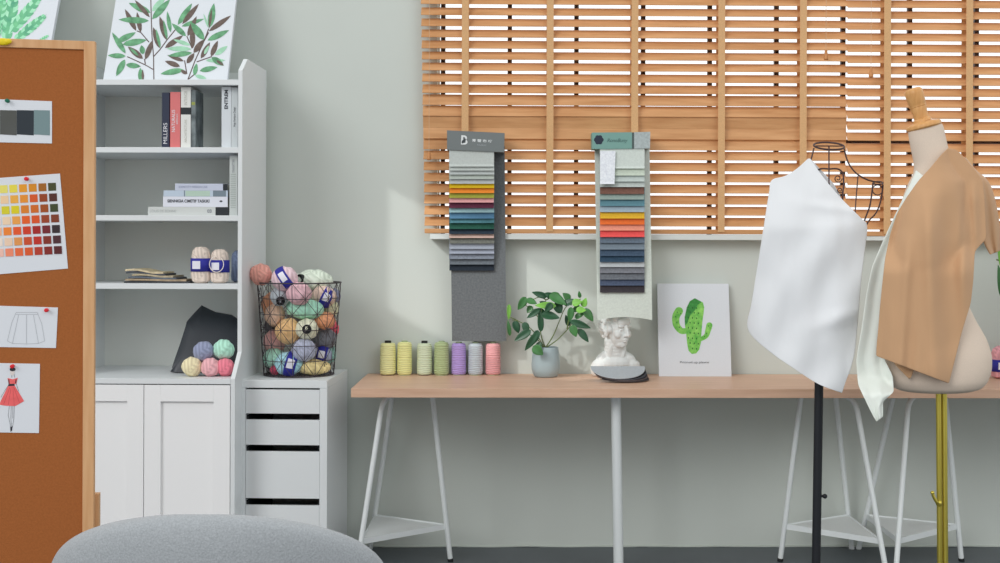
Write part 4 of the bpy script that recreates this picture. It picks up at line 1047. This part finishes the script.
sp((0, 0.006, -0.140), (0.070, 0.046, 0.040)); sp((0, 0.012, -0.176), (0.088, 0.044, 0.026))
for s in (1, -1): sp((s * 0.046, 0.018, -0.116), (0.046, 0.030, 0.026), Matrix.Rotation(s * 0.62, 4, 'Y'))
rnd = random.Random(5)
for i in range(150):
    th_ = rnd.uniform(0, 2 * math.pi); z = rnd.uniform(-0.6, 1.0); rr = math.sqrt(1 - z * z)
    n_ = Vector((rr * math.sin(th_), rr * math.cos(th_), z))
    front = -n_.y
    if front > 0.45 and z < 0.52: continue
    if front > 0.05 and z < -0.1 and abs(n_.x) < 0.9: continue
    if z < -0.35 and front > -0.3: continue
    c = Vector((n_.x * 0.056, 0.006 + n_.y * 0.064, 0.014 + n_.z * 0.066)); s_ = rnd.uniform(0.008, 0.0135)
    sp(c, (s_ * 1.15, s_, s_ * 0.9), rotm(rnd.uniform(0, 3), rnd.uniform(0, 3), 0))
db = 0.118; base = P(616, 374, db)
sc_ = 1.0
Mb = Matrix.Translation((base.x, -db, TZ)) @ Matrix.Scale(sc_, 4)
for v in bm.verts:
    v.co.z = max(v.co.z, -0.192)
    if v.co.z > -0.105:      # head turned to the right, chin slightly down; neck blends
        k = min(1, (v.co.z + 0.105) / 0.05); v.co = Matrix.Rotation(R(38) * k, 3, 'Z') @ v.co
bm.transform(Mb @ Matrix.Translation((0.0, 0, 0.1925)))
bu = obj('plaster_bust', bm, M_plas, smooth=True, auto=False)
rm = bu.modifiers.new('remesh', 'REMESH'); rm.mode = 'VOXEL'; rm.voxel_size = 0.0021; rm.use_smooth_shade = True
sm = bu.modifiers.new('smooth', 'SMOOTH'); sm.factor = 0.5; sm.iterations = 2
tag(bu, 'white plaster bust with curly hair under the right fabric banner', 'bust')

# fan of grey fabric cards at the foot of the bust
fan = thing('swatch_fan', 'fanned grey fabric cards lying at the foot of the bust', 'fabric samples', (P(620, 384, 0.3).x, -0.3, TZ))
fc = P(617.5, 372, 0.24); cols = [(92, 84, 84), (60, 60, 64), (112, 100, 98), (56, 58, 64), (96, 98, 104), (44, 46, 50), (164, 170, 174)]
for i, col in enumerate(cols):
    q = i / (len(cols) - 1); rw, rd = 0.110, 0.118
    top_, bot_ = [], []
    arc = [(-rw, 0.0)] + [(-rw * math.cos(a), -rd * math.sin(a) ** 0.9) for a in [math.pi * k / 22 for k in range(1, 22)]] + [(rw, 0.0)]
    rz = R(36 * (1 - q)); rx = R(7 + 15 * q)
    m = Matrix.Translation((fc.x + 0.012 * (1 - q), -0.243, TZ + 0.004 + 0.0)) @ Matrix.Rotation(rz, 4, 'Z')
    bm = B(); pv, pw = [], []
    for x, y in arc:
        lift = (rd + y) / rd; zz = 0.0022 * i + lift * (0.006 + 0.034 * q) - 0.003 * (x / rw) ** 2 * q
        pv.append(m @ Vector((x, y, max(0.0022 * i, zz) + 0.0016))); pw.append(m @ Vector((x, y, max(0.0022 * i, zz))))
    for arr in (pv, pw): poly(bm, arr)
    for k in range(len(pv)): poly(bm, [pv[k], pv[(k + 1) % len(pv)], pw[(k + 1) % len(pv)], pw[k]])
    bmesh.ops.remove_doubles(bm, verts=bm.verts, dist=0.0001); bmesh.ops.triangulate(bm, faces=[f for f in bm.faces if len(f.verts) > 4])
    obj('fabric_card', bm, fabric('card_%d' % i, col), fan)

# ------------------------------------------------------------------ hanging fabric banners
def sheet(x0, x1, y0, y1, d0_, d1_, th_, wob=0.0, bottom=None, seed=0, xb0=None, xb1=None):
    """a cloth strip between two pixel columns; depth runs from d0_ (top) to d1_ (bottom)"""
    bm = B(); NXs, NYs = 10, 12; rows_ = []
    xb0 = x0 if xb0 is None else xb0; xb1 = x1 if xb1 is None else xb1
    for j in range(NYs + 1):
        q = j / 9 * (1 - 3.0 / max(6.0, y1 - y0)) if j < 10 else 1 - (NYs - j) * 1.0 / max(6.0, y1 - y0); row = []
        for i in range(NXs + 1):
            u = i / NXs; yy = y0 + (y1 - y0) * q
            if bottom: yy += bottom(u) * q ** 3
            xa = x0 + (xb0 - x0) * q; xc = x1 + (xb1 - x1) * q
            row.append(P(xa + (xc - xa) * u, yy, d0_ + (d1_ - d0_) * q + wob * q * math.sin(u * 7 + seed) * 0.5 + wob * q + (0.006 * max(0, 1 - (y1 - yy) / 2.2) if wob and not bottom and seed != 3.3 else 0)))
        rows_.append(row)
    gridsurf(bm, rows_); back = [[p + Vector((0, th_, 0)) for p in r_] for r_ in rows_]; gridsurf(bm, back)
    gridsurf(bm, [rows_[-1], back[-1]]); gridsurf(bm, [rows_[0], back[0]]); gridsurf(bm, [[r_[0] for r_ in rows_], [r_[0] for r_ in back]]); gridsurf(bm, [[r_[-1] for r_ in rows_], [r_[-1] for r_ in back]])
    bmesh.ops.remove_doubles(bm, verts=bm.verts, dist=0.0001)
    return bm
def banner(label, hdr, back, strips, sx0, sx1, d0_, slope, ytop):
    n_ = len(strips); st = 0.0034
    t = thing('fabric_banner', label, 'fabric samples', (P((sx0 + sx1) / 2, 330, d0_).x, -d0_, P(500, hdr[2], d0_).z), 0, 'fabric sample banners hung on the blinds')
    (bx0, bx1, by1, bb0, bb1, bcol, bot) = back
    f = lambda y: d0_ + slope * (y - ytop)
    bm = sheet(bx0, bx1, ytop - 4, by1, f(ytop), f(by1), 0.0016, 0.0, bot, 0, bb0, bb1); obj('backing_cloth', bm, fabric('banner_cloth_%d_%d_%d' % bcol, bcol), t)
    for i, (y1, col) in enumerate(strips):
        off = st * (n_ - i)
        bm = sheet(sx0 + 0.25 * random.uniform(-1, 1), sx1 + 0.25 * random.uniform(-1, 1), ytop - 4, y1, f(ytop) + off, f(y1) + off + 0.002, 0.0015, 0.0006, None, i)
        obj('fabric_strip', bm, fabric('strip_%d_%d_%d' % col, col), t)
    return t, f, st * (n_ + 1)
g1 = [(166.5, (178, 184, 180)), (170.5, (176, 182, 178)), (174.5, (172, 178, 176)), (179, (166, 174, 166)), (183.7, (168, 172, 172)), (188, (196, 164, 36)), (193, (216, 130, 52)), (198, (146, 148, 64)), (202.5, (206, 152, 152)), (208, (86, 44, 60)), (212.5, (128, 156, 160)), (218.5, (76, 112, 138)), (223, (72, 112, 120)), (229, (38, 76, 64)), (234, (40, 50, 60)), (238, (170, 146, 136)), (243.5, (98, 100, 94)), (249, (136, 142, 152)), (253.7, (138, 144, 156)), (259, (112, 118, 128)), (264.5, (92, 98, 104)), (270.5, (38, 44, 52))]
t, f1, th1 = banner('grey headed banner of stacked fabric strips with a long charcoal backing cloth', (447, 505, 130), (449.8, 504.6, 341, 452, 506.3, (98, 102, 104), None), g1, 449.3, 494, 0.082, 0.0, 150)
M_h1 = mat('grey_header', (108, 114, 114), 0.6); dh = 0.082 + th1 + 0.004
def header(t, cs, dfront, dback, m, name='header_card'):
    bm = B(); F_ = [P(x, y, dfront) for x, y in cs]; K = [Vector((p.x, -dback, p.z)) for p in F_]
    poly(bm, F_); poly(bm, K[::-1])
    for i in range(4): poly(bm, [F_[i], F_[(i + 1) % 4], K[(i + 1) % 4], K[i]])
    return obj(name, bm, m, t)
header(t, [(447, 130.3), (504.6, 133), (504, 152.2), (447, 149.6)], dh, 0.078, M_h1)
sh_ = R(-2.7)
M_hw = mat('header_white', (206, 210, 210), 0.7)
q = P(464, 140.5, dh + 0.0006)
text_part('B', 0.052, txtm(q, sh_), M_hw, t, name='emblem', bold=0.0012)
bm = B(); sphere(bm, q + Vector((-0.001, -0.0006, -0.002)), (0.006, 0.0006, 0.012), Matrix.Rotation(R(38), 4, 'Y')); obj('emblem_leaf', bm, mat('emblem_dark', (62, 68, 70), 0.7), t)
text_part('青 蕾 布 坊', 0.0125, txtm(P(482, 141, dh + 0.0005), sh_), M_hw, t, bold=0.0003, width=0.082)
text_part('FABRIC', 0.0075, txtm(P(481.8, 145.2, dh + 0.0005), sh_), mat('header_grey_ink', (156, 160, 162), 0.7), t, width=0.038)
g2 = [(168.5, (188, 196, 190)), (175.5, (180, 190, 176)), (181.5, (176, 186, 182)), (187, (170, 178, 174)), (194, (112, 82, 72)), (199.5, (136, 152, 146)), (206, (88, 124, 134)), (212, (146, 162, 172)), (218.5, (204, 162, 52)), (224.5, (208, 104, 52)), (230.5, (214, 140, 118)), (237, (214, 84, 82)), (243, (92, 104, 116)), (249.5, (112, 124, 134)), (256, (66, 82, 100)), (262, (52, 72, 90)), (267, (172, 176, 178)), (273, (116, 118, 124)), (279.5, (104, 108, 114)), (285.5, (76, 86, 106)), (292.5, (62, 58, 62))]
bot2 = lambda u: 3.2 * (2 * u - 1) ** 2 - 3.2 + 1.2
t, f2, th2 = banner('teal headed banner of stacked fabric strips with an ivory backing cloth', (592, 650, 132), (594.5, 649.5, 319, 597.5, 652.2, (196, 203, 194), bot2), g2, 600, 644.4, 0.082, 0.125 / 170, 150)
dh = 0.082 + th2 + 0.004
header(t, [(592, 132.6), (632, 132.2), (632, 148.6), (592.4, 149.0)], dh, 0.078, mat('teal_header', (112, 150, 142), 0.6))
header(t, [(632, 132.4), (634.2, 132.4), (634.2, 148.6), (632, 148.6)], dh - 0.001, 0.078, mat('header_gap', (76, 88, 86), 0.6), 'header_stripe')
header(t, [(634.2, 132.2), (650.3, 131.8), (650, 148.4), (634.2, 148.6)], dh, 0.078, mat('header_silver', (158, 168, 168), 0.5, var=(90, 0.15)), 'header_end')
bm = B(); M_fl = mat('flower_ink', (44, 50, 64), 0.7); q = P(598.8, 139.8, dh + 0.0002)
for k in range(6):
    a = k * math.pi / 3; sphere(bm, q + Vector((0.011 * math.cos(a), 0, 0.011 * math.sin(a))), (0.0095, 0.0005, 0.0095), u=14, v=6)
sphere(bm, q, (0.010, 0.0007, 0.010), u=12, v=6); obj('flower_emblem', bm, M_fl, t)
text_part('RonnBuny', 0.021, txtm(P(616.8, 140.5, dh + 0.0005), 0), mat('teal_ink', (70, 98, 96), 0.7), t, font_shear=0.35, width=0.085)
bm = sheet(600.2, 615.5, 151, 184, dh + 0.008, f2(184) + th2 + 0.010, 0.0008, 0.001, None, 3, 600, 614.5)
obj('plastic_label', bm, mat('clear_label', (208, 212, 220), 0.2, var=(120, 0.12), bump=(60, 0.8), spec=0.6), t)

# ------------------------------------------------------------------ wire dress form with white cloth
dW = 0.86; s_w = (5.2 - dW) / FPX
M_blackm = mat('black_metal', (34, 36, 40), 0.45, metal=0.2); M_rust = mat('bronze_wire', (70, 52, 52), 0.45, metal=0.4)
foot = P(815.5, 606, dW)
wf = thing('wire_dress_form', 'black wire dress form on a black pole draped with white cloth', 'dress form', (foot.x, -dW, 0))
ptop = P(820.3, 300, dW); pbt = Vector((foot.x, -dW, 0.02))
bm = B(); tube(bm, [ptop, pbt], 0.0155, 14); obj('pole', bm, M_blackm, wf, smooth=True)
bm = B(); q = P(821.5, 496, dW); tube(bm, [q, q + Vector((0.010, -0.004, 0))], 0.005, 8); sphere(bm, q + Vector((0.011, -0.004, 0)), 0.0085); obj('knob', bm, M_blackm, wf, smooth=True)
for k in range(3):
    a = R(90 + 120 * k); bm = B(); tube(bm, smoothc([(foot.x, -dW, 0.075), (foot.x + 0.08 * math.cos(a), -dW + 0.08 * math.sin(a), 0.06), (foot.x + 0.2 * math.cos(a), -dW + 0.2 * math.sin(a), 0.012), (foot.x + 0.23 * math.cos(a), -dW + 0.23 * math.sin(a), 0.010)], 4), 0.010, 8); obj('foot', bm, M_blackm, wf, smooth=True)
WCX = 829
def W(px, py, off): return P(px, py, dW + off)
def wire(pts, r=0.0028): 
    tube(bm_w, smoothc(pts, 5), r, 7)
bm_w = B()
nc = W(829, 146, 0); ring = []
for k in range(32):
    a = 2 * math.pi * k / 32; ring.append(nc + Vector((15 * s_w * math.cos(a), -0.050 * math.sin(a), -0.017 * math.sin(a))))
tube(bm_w, ring, 0.0034, 7, closed=True); tube(bm_w, [ring[0], ring[16]], 0.0024, 6)
for mir in (1, -1):
    mx = lambda x: WCX + mir * (x - WCX)
    for sd in (1, -1):
        wire([W(mx(844), 148, 0.0), W(mx(848), 162, 0.01 * sd), W(mx(856), 173, 0.02 * sd), W(mx(868), 180, 0.02 * sd), W(mx(880), 182.5, 0.015 * sd)])
        wire([W(mx(873), 183, 0.03 * sd), W(mx(870), 205, 0.06 * sd), W(mx(864), 222, 0.075 * sd), W(mx(852), 260, 0.08 * sd), W(mx(846), 300, 0.075 * sd), W(mx(848), 340, 0.08 * sd)])
        wire([W(mx(858), 176, 0.045 * sd), W(mx(856), 200, 0.075 * sd), W(mx(854), 230, 0.095 * sd)], 0.0022)
        wire([W(mx(829), 169, 0.055 * sd), W(mx(838), 169, 0.055 * sd), W(mx(843), 174, 0.06 * sd), W(mx(843.5), 186, 0.07 * sd), W(mx(842.5), 200, 0.08 * sd), W(mx(841), 260, 0.10 * sd), W(mx(838), 300, 0.085 * sd), W(mx(841), 340, 0.095 * sd)], 0.003)
        for cx, cy, r_ in ((838, 178.5, 4.2), (840, 190, 3.2)):
            pts = [W(mx(cx) + mir * r_ * (1 - 0.10 * k / 2) * math.cos(0.6 * k), cy + r_ * (1 - 0.10 * k / 2) * math.sin(0.6 * k), 0.068 * sd) for k in range(16)]
            tube(bm_w, pts, 0.0020, 6)
    wire([W(mx(883), 184.5, 0), W(mx(881), 200, 0), W(mx(876), 213, 0), W(mx(866), 226, 0.0), W(mx(856), 262, 0)], 0.0028)
    tube(bm_w, [W(mx(877.5) + 5 * math.cos(a), 190 + 5 * math.sin(a), 0.01) for a in [2 * math.pi * k / 20 for k in range(20)]], 0.0020, 6, closed=True)
    tube(bm_w, [W(mx(878) + 5 * math.cos(a), 183 + 1.4 * math.sin(a), 0.03 * math.sin(a)) for a in [2 * math.pi * k / 20 for k in range(20)]], 0.0028, 6, closed=True)
for sd in (1, -1):
    wire([W(829, 146, 0.05 * sd), W(829, 165, 0.055 * sd), W(829, 186, 0.075 * sd), W(829, 260, 0.105 * sd), W(829, 300, 0.09 * sd), W(829, 340, 0.1 * sd)], 0.0026)
for yy, hw_, hd in ((262, 24, 0.105), (300, 19, 0.09), (340, 21, 0.10)):
    c = W(829, yy, 0); tube(bm_w, [c + Vector((hw_ * s_w * math.cos(a), -hd * math.sin(a), 0)) for a in [2 * math.pi * k / 36 for k in range(36)]], 0.003, 7, closed=True)
c1 = W(829, 340, 0)
for a in range(3):
    an = R(30 + 120 * a); tube(bm_w, [c1 + Vector((21 * s_w * 0.95 * math.cos(an), -0.097 * math.sin(an), 0)), Vector((ptop.x, -dW, c1.z - 0.0))], 0.003, 6)
obj('wire_frame', bm_w, M_rust, wf, smooth=True)

def drape(rows_px, depth, nu=28, nsub=4, wrinkle=0.006, seed=0.0, folds=None, straight=False):
    """cloth surface from matched (left, right) outline points; depth(px, py, u, v) -> distance from wall"""
    L_ = smoothc([(a[0], a[1], 0) for a, b in rows_px], nsub); R__ = smoothc([(b[0], b[1], 0) for a, b in rows_px], nsub)
    if straight:
        fine = lambda c: [Vector((c[i][0], c[i][1], 0)).lerp(Vector((c[i + 1][0], c[i + 1][1], 0)), k / nsub) for i in range(len(c) - 1) for k in range(nsub)] + [Vector((*c[-1], 0))]
        L_, R__ = fine([a for a, b in rows_px]), fine([b for a, b in rows_px])
    rows_ = []; n_ = len(L_)
    for j in range(n_):
        v = j / (n_ - 1); row = []
        for i in range(nu + 1):
            u = i / nu; p = L_[j].lerp(R__[j], u)
            d = depth(p.x, p.y, u, v)
            w3 = Vector((p.x * 0.045 + seed, p.y * 0.018, seed)); d += wrinkle * noise.noise(w3) + wrinkle * 0.5 * noise.noise(w3 * 2.3)
            if folds: d += folds(p.x, p.y, u, v)
            row.append(P(p.x, p.y, d))
        rows_.append(row)
    return rows_
M_wc = mat('white_cloth', (212, 214, 216), 0.85, bump=(500, 0.08), spec=0.1, sheen=0.1)
rows_w = [((808, 158.5), (810.5, 158.5)), ((798, 168), (818, 170)), ((785, 176), (828, 183)), ((771.5, 180), (841, 198)), ((769, 192), (852, 209)), ((766, 210), (862, 219)), ((763, 230), (867.5, 226)), ((759, 255), (865, 250)), ((755, 280), (861.5, 280)), ((751, 305), (859.5, 305)), ((747.5, 330), (857.5, 328)), ((770, 352), (855, 352)), ((793, 368), (851, 368)), ((818, 384), (846, 381)), ((838, 391.5), (842, 393))]
def dep_w(x, y, u, v):
    k = max(0, 1 - ((x - 818) / 72) ** 2); top_ = min(1, max(0, (y - 158) / 70)); return dW + 0.025 + 0.115 * math.sqrt(k) * (0.35 + 0.65 * top_)
def fold_w(x, y, u, v):
    f = 0.0
    t = ((x - 805) * 0.75 + (y - 250) * 0.66)          # diagonal pull from the shoulder
    f += 0.008 * math.sin(t * 0.12) * min(1, v * 2) * (0.4 + 0.6 * u)
    f += 0.016 * math.exp(-((y - 318 + (x - 840) * 0.35) / 7) ** 2) * math.exp(-((x - 842) / 26) ** 2)
    f += 0.009 * math.sin(x * 0.17 + y * 0.03) * v * v
    f += 0.008 * math.exp(-((y - 204 - (x - 800) * 0.12) / 5) ** 2) * math.exp(-((x - 835) / 30) ** 2)
    return f
bm = B(); fr_ = drape(rows_w, dep_w, 34, 4, 0.006, 1.0, fold_w); gridsurf(bm, fr_)
rows_b = [((808, 158.5), (810.5, 158.5)), ((797, 168.5), (822, 171)), ((784, 177), (834, 184)), ((772, 183), (842, 200)), ((774, 205), (848, 214)), ((775, 235), (850, 240)), ((776, 270), (850, 270)), ((778, 300), (848, 300)), ((782, 330), (846, 328)), ((790, 345), (842, 345))]
gridsurf(bm, drape(rows_b, lambda x, y, u, v: dW - 0.02 - 0.105 * math.sqrt(max(0, 1 - ((x - 815) / 70) ** 2)) * min(1, 0.3 + v), 24, 3, 0.006, 4.0))
bmesh.ops.remove_doubles(bm, verts=bm.verts, dist=0.0015)
tag(obj('draped_cloth', bm, M_wc, smooth=True, sub=1, solid=0.002, auto=False), 'plain white cloth draped over the wire dress form', 'cloth')

# ------------------------------------------------------------------ beige mannequin with tan and ivory cloths
dM = 1.0; s_m = (5.2 - dM) / FPX
M_body = mat('linen_beige', (204, 188, 172), 0.85, bump=(500, 0.12), var=(300, 0.03), spec=0.1)
M_fin = wood('finial_wood', (206, 158, 102), (188, 136, 82), 'Z', 0.35, 14); M_brass = mat('brass', (198, 182, 84), 0.3, metal=0.9, k=0.9)
foot = P(943, 614, dM)
mn = thing('tailor_mannequin', 'beige tailor mannequin on a brass pole with a wooden neck finial', 'dress form', (foot.x, -dM, 0))
# silhouette sections: y, left, right, half depth, tilt (right side raised)
secs = [(128.0, 908.5, 941.5, 0.050, 0.26), (131, 908.8, 943, 0.051, 0.26), (140, 910, 945, 0.052, 0.22), (152, 912.5, 948, 0.054, 0.16), (163, 914.5, 952, 0.058, 0.10), (172, 914, 958, 0.066, 0.05), (182, 909, 966, 0.078, 0.03), (195, 904, 966, 0.092, 0.0), (215, 899, 965, 0.106, 0.0), (240, 893, 964, 0.118, 0), (262, 889, 962, 0.120, 0), (285, 889, 962, 0.106, 0), (303, 890, 967, 0.096, 0), (320, 889, 975, 0.100, 0), (338, 884, 986, 0.110, 0), (355, 880, 991.5, 0.120, 0), (370, 880, 991, 0.122, 0), (381, 885, 987, 0.118, 0), (388, 893, 981, 0.104, 0), (391.5, 903, 968, 0.080, 0), (392.2, 930, 940, 0.01, 0)]
def sec_at(y):
    for a, b in zip(secs, secs[1:]):
        if a[0] <= y <= b[0]:
            q = (y - a[0]) / (b[0] - a[0]); return [a[i] + (b[i] - a[i]) * q for i in range(5)]
    return list(secs[0] if y < secs[0][0] else secs[-1])
def body_d(x, y):
    s = sec_at(y); cx = (s[1] + s[2]) / 2; hw_ = (s[2] - s[1]) / 2; k = (x - cx) / hw_
    return dM + s[3] * math.sqrt(max(0.0, 1 - k * k)) if abs(k) < 1 else dM - 0.06 * (abs(k) - 1)
bm = B(); rows_ = []
ys = []
for a, b in zip(secs, secs[1:]): ys += [a[0], (a[0] + b[0]) / 2]
ys.append(secs[-1][0])
for y in ys:
    s = sec_at(y); cx = (s[1] + s[2]) / 2; c = P(cx, y, dM); hw_ = (s[2] - s[1]) / 2 * s_m; row = []
    for k in range(40):
        a = 2 * math.pi * k / 40; row.append(c + Vector((hw_ * math.cos(a), -s[3] * math.sin(a), hw_ * math.cos(a) * s[4])))
    rows_.append(row)
gridsurf(bm, rows_, close_u=True); poly(bm, rows_[0]); poly(bm, rows_[-1][::-1])
obj('torso', bm, M_body, mn, smooth=True, sub=1)
# wooden neck cap and handle, leaning with the neck
c = P(924.2, 127.2, dM); e = P(913, 90, dM); ax = (e - c).normalized(); m = Matrix.Translation(c) @ Vector((-0.26, 0, 1)).normalized().to_track_quat('Z', 'Y').to_matrix().to_4x4()
bm = B(); r_ = 17.2 * s_m; lathe(bm, [(0, -0.004), (r_ * 0.92, -0.004), (r_, 0.001), (r_, 0.009), (r_ * 0.93, 0.014), (r_ * 0.5, 0.020), (0.018, 0.024), (0, 0.024)], 36, m); obj('neck_cap', bm, M_fin, mn, smooth=True)
L_ = (e - c).length; m2 = Matrix.Translation(c) @ ax.to_track_quat('Z', 'Y').to_matrix().to_4x4(); w0 = 9.0 * s_m
bm = B(); lathe(bm, [(w0 * 1.05, 0.020), (w0 * 1.0, 0.028), (w0 * 0.80, 0.032), (w0 * 0.82, L_ * 0.40), (w0 * 0.90, L_ * 0.52), (w0 * 0.87, L_ * 0.54), (w0 * 0.93, L_ * 0.56), (w0 * 0.90, L_ * 0.60), (w0 * 0.95, L_ * 0.62), (w0 * 1.0, L_ * 0.90), (w0 * 0.96, L_ * 0.985), (w0 * 0.7, L_ * 1.04), (0, L_ * 1.05)], 24, m2); obj('finial', bm, M_fin, mn, smooth=True)
p0 = P(938.6, 388, dM); p1 = Vector((foot.x - 0.009, -dM, 0.03))
for sx_, r_ in ((-0.0098, 0.0095), (0.0098, 0.0092)):
    bm = B(); tube(bm, [(P(941.4, 386, dM).x + sx_, -dM, P(941, 386, dM).z), (foot.x + sx_, -dM, 0.03)], r_, 14); obj('pole', bm, M_brass, mn, smooth=True)
q = P(939, 503.5, dM + 0.012)
bm = B(); tube(bm, smoothc([q, P(936.5, 502, dM + 0.022), P(933.8, 497, dM + 0.024), P(932.8, 494, dM + 0.024)], 5), 0.0055, 10); sphere(bm, P(932.5, 492.8, dM + 0.024), 0.0068); sphere(bm, q, (0.011, 0.007, 0.011)); obj('height_lever', bm, M_brass, mn, smooth=True)
for k in range(3):
    a = R(30 + 120 * k); bm = B(); tube(bm, smoothc([(foot.x, -dM, 0.09), (foot.x + 0.08 * math.cos(a), -dM + 0.08 * math.sin(a), 0.075), (foot.x + 0.2 * math.cos(a), -dM + 0.2 * math.sin(a), 0.014), (foot.x + 0.22 * math.cos(a), -dM + 0.22 * math.sin(a), 0.012)], 4), 0.012, 8); obj('foot', bm, M_brass, mn, smooth=True)

M_iv = mat('ivory_cloth', (214, 219, 212), 0.8, bump=(500, 0.08), spec=0.1, sheen=0.1)
rows_i = [((916, 170), (924, 176)), ((911, 182), (918, 186)), ((903, 198), (911, 202)), ((893, 219), (903, 222)), ((882, 243), (897, 244)), ((872, 266), (892, 266)), ((866, 295), (889, 293)), ((862, 325), (887, 326)), ((856, 360), (884, 358)), ((858, 385), (893, 376)), ((866, 402), (894, 392)), ((873, 416), (883, 401)), ((876.5, 421.5), (883, 417))]
def dep_i(x, y, u, v):
    b = body_d(max(x, sec_at(y)[1] + 1), min(y, 380)); return b + 0.010 + 0.02 * max(0, (y - 250) / 170)
def fold_i(x, y, u, v): return 0.008 * math.sin(u * 9 + v * 3) * v
bm = B(); gridsurf(bm, drape(rows_i, dep_i, 14, 4, 0.005, 7.0, fold_i, True))
tag(obj('draped_cloth', bm, M_iv, smooth=True, sub=1, solid=0.002, auto=False), 'ivory cloth hanging down the front of the mannequin under the tan cloth', 'cloth')

M_tan = mat('tan_cloth', (182, 145, 111), 0.8, bump=(500, 0.1), spec=0.12, sheen=0.15)
rows_t = [((948, 148), (956, 149.5)), ((940, 156), (964, 157)), ((930, 168), (976, 171)), ((918, 181), (983, 181)), ((906, 198), (984.5, 197)), ((897, 213), (985.5, 213)), ((890, 234), (986.5, 239)), ((885, 258), (975, 251)), ((882, 285), (973.5, 280)), ((880, 305), (971, 303)), ((878, 330), (962, 332)), ((876.5, 345), (955, 360)), ((876, 356), (949, 384))]
def dep_t(x, y, u, v):
    s = sec_at(y); b = body_d(min(max(x, s[1] + 1.5), s[2] - 1.5), y)
    hang = max(0, (y - 262) / 120); b = max(b, dM + 0.118 * math.sqrt(max(0.0, 1 - ((x - 928) / 60) ** 2)) * min(1, max(0, (y - 230) / 40))) if y > 235 else b
    return b + 0.036 + 0.012 * hang
def fold_t(x, y, u, v):
    a = min(1, max(0, (y - 190) / 40))
    f = 0.030 * math.exp(-((x - (962 + (y - 200) * 0.02)) / 6) ** 2) * a * min(1, max(0, (330 - y) / 60))
    f -= 0.016 * math.exp(-((x - (947 + (y - 250) * 0.02)) / 8) ** 2) * a
    f += 0.026 * math.exp(-((x - (930 + (y - 250) * 0.03)) / 7) ** 2) * a
    f += 0.018 * math.exp(-((x - (908 + (y - 250) * -0.06)) / 5) ** 2) * min(1, max(0, (y - 230) / 40))
    f += 0.007 * math.sin(x * 0.24 + 0.8) * min(1, max(0, (y - 250) / 80))
    f += 0.016 * math.exp(-((x - (974 + (y - 200) * 0.05)) / 3.5) ** 2) * min(1, max(0, (y - 180) / 20)) * min(1, max(0, (262 - y) / 15))
    return f
bm = B(); gridsurf(bm, drape(rows_t, dep_t, 36, 4, 0.004, 11.0, fold_t, True))
# back fall of the sleeve and the turned-up front corner
gridsurf(bm, drape([((964, 157), (965, 157)), ((974, 171), (977, 171)), ((978, 181), (988.5, 181)), ((980, 198), (995, 198)), ((981, 222), (999.5, 222)), ((983, 241), (1001, 240)), ((990, 255), (1000, 251))], lambda x, y, u, v: dM + 0.015 - 0.07 * u - 0.03 * v, 8, 3, 0.006, 3.0, lambda x, y, u, v: 0.016 * math.sin(u * 11) * v))
gridsurf(bm, drape([((890, 352), (920, 356)), ((893, 362), (918, 363)), ((901, 371), (914, 370)), ((909, 379), (911, 378))], lambda x, y, u, v: body_d(x, y) + 0.012, 8, 3, 0.003, 3.0))
tag(obj('draped_cloth', bm, M_tan, smooth=True, sub=1, solid=0.0025, auto=False), 'tan brown cloth draped over the shoulder of the beige mannequin', 'cloth')

# pink skein at the right edge of the second worktop
t, b_, r_, h_ = skein('pink yarn skein with blue and white label at the right picture edge', 1004, 372, 26, 33, 0.16, TZ, (232, 160, 168), 'yarn_pink_skein', 'yarn on the right worktop', band=(0.22, 0.58))
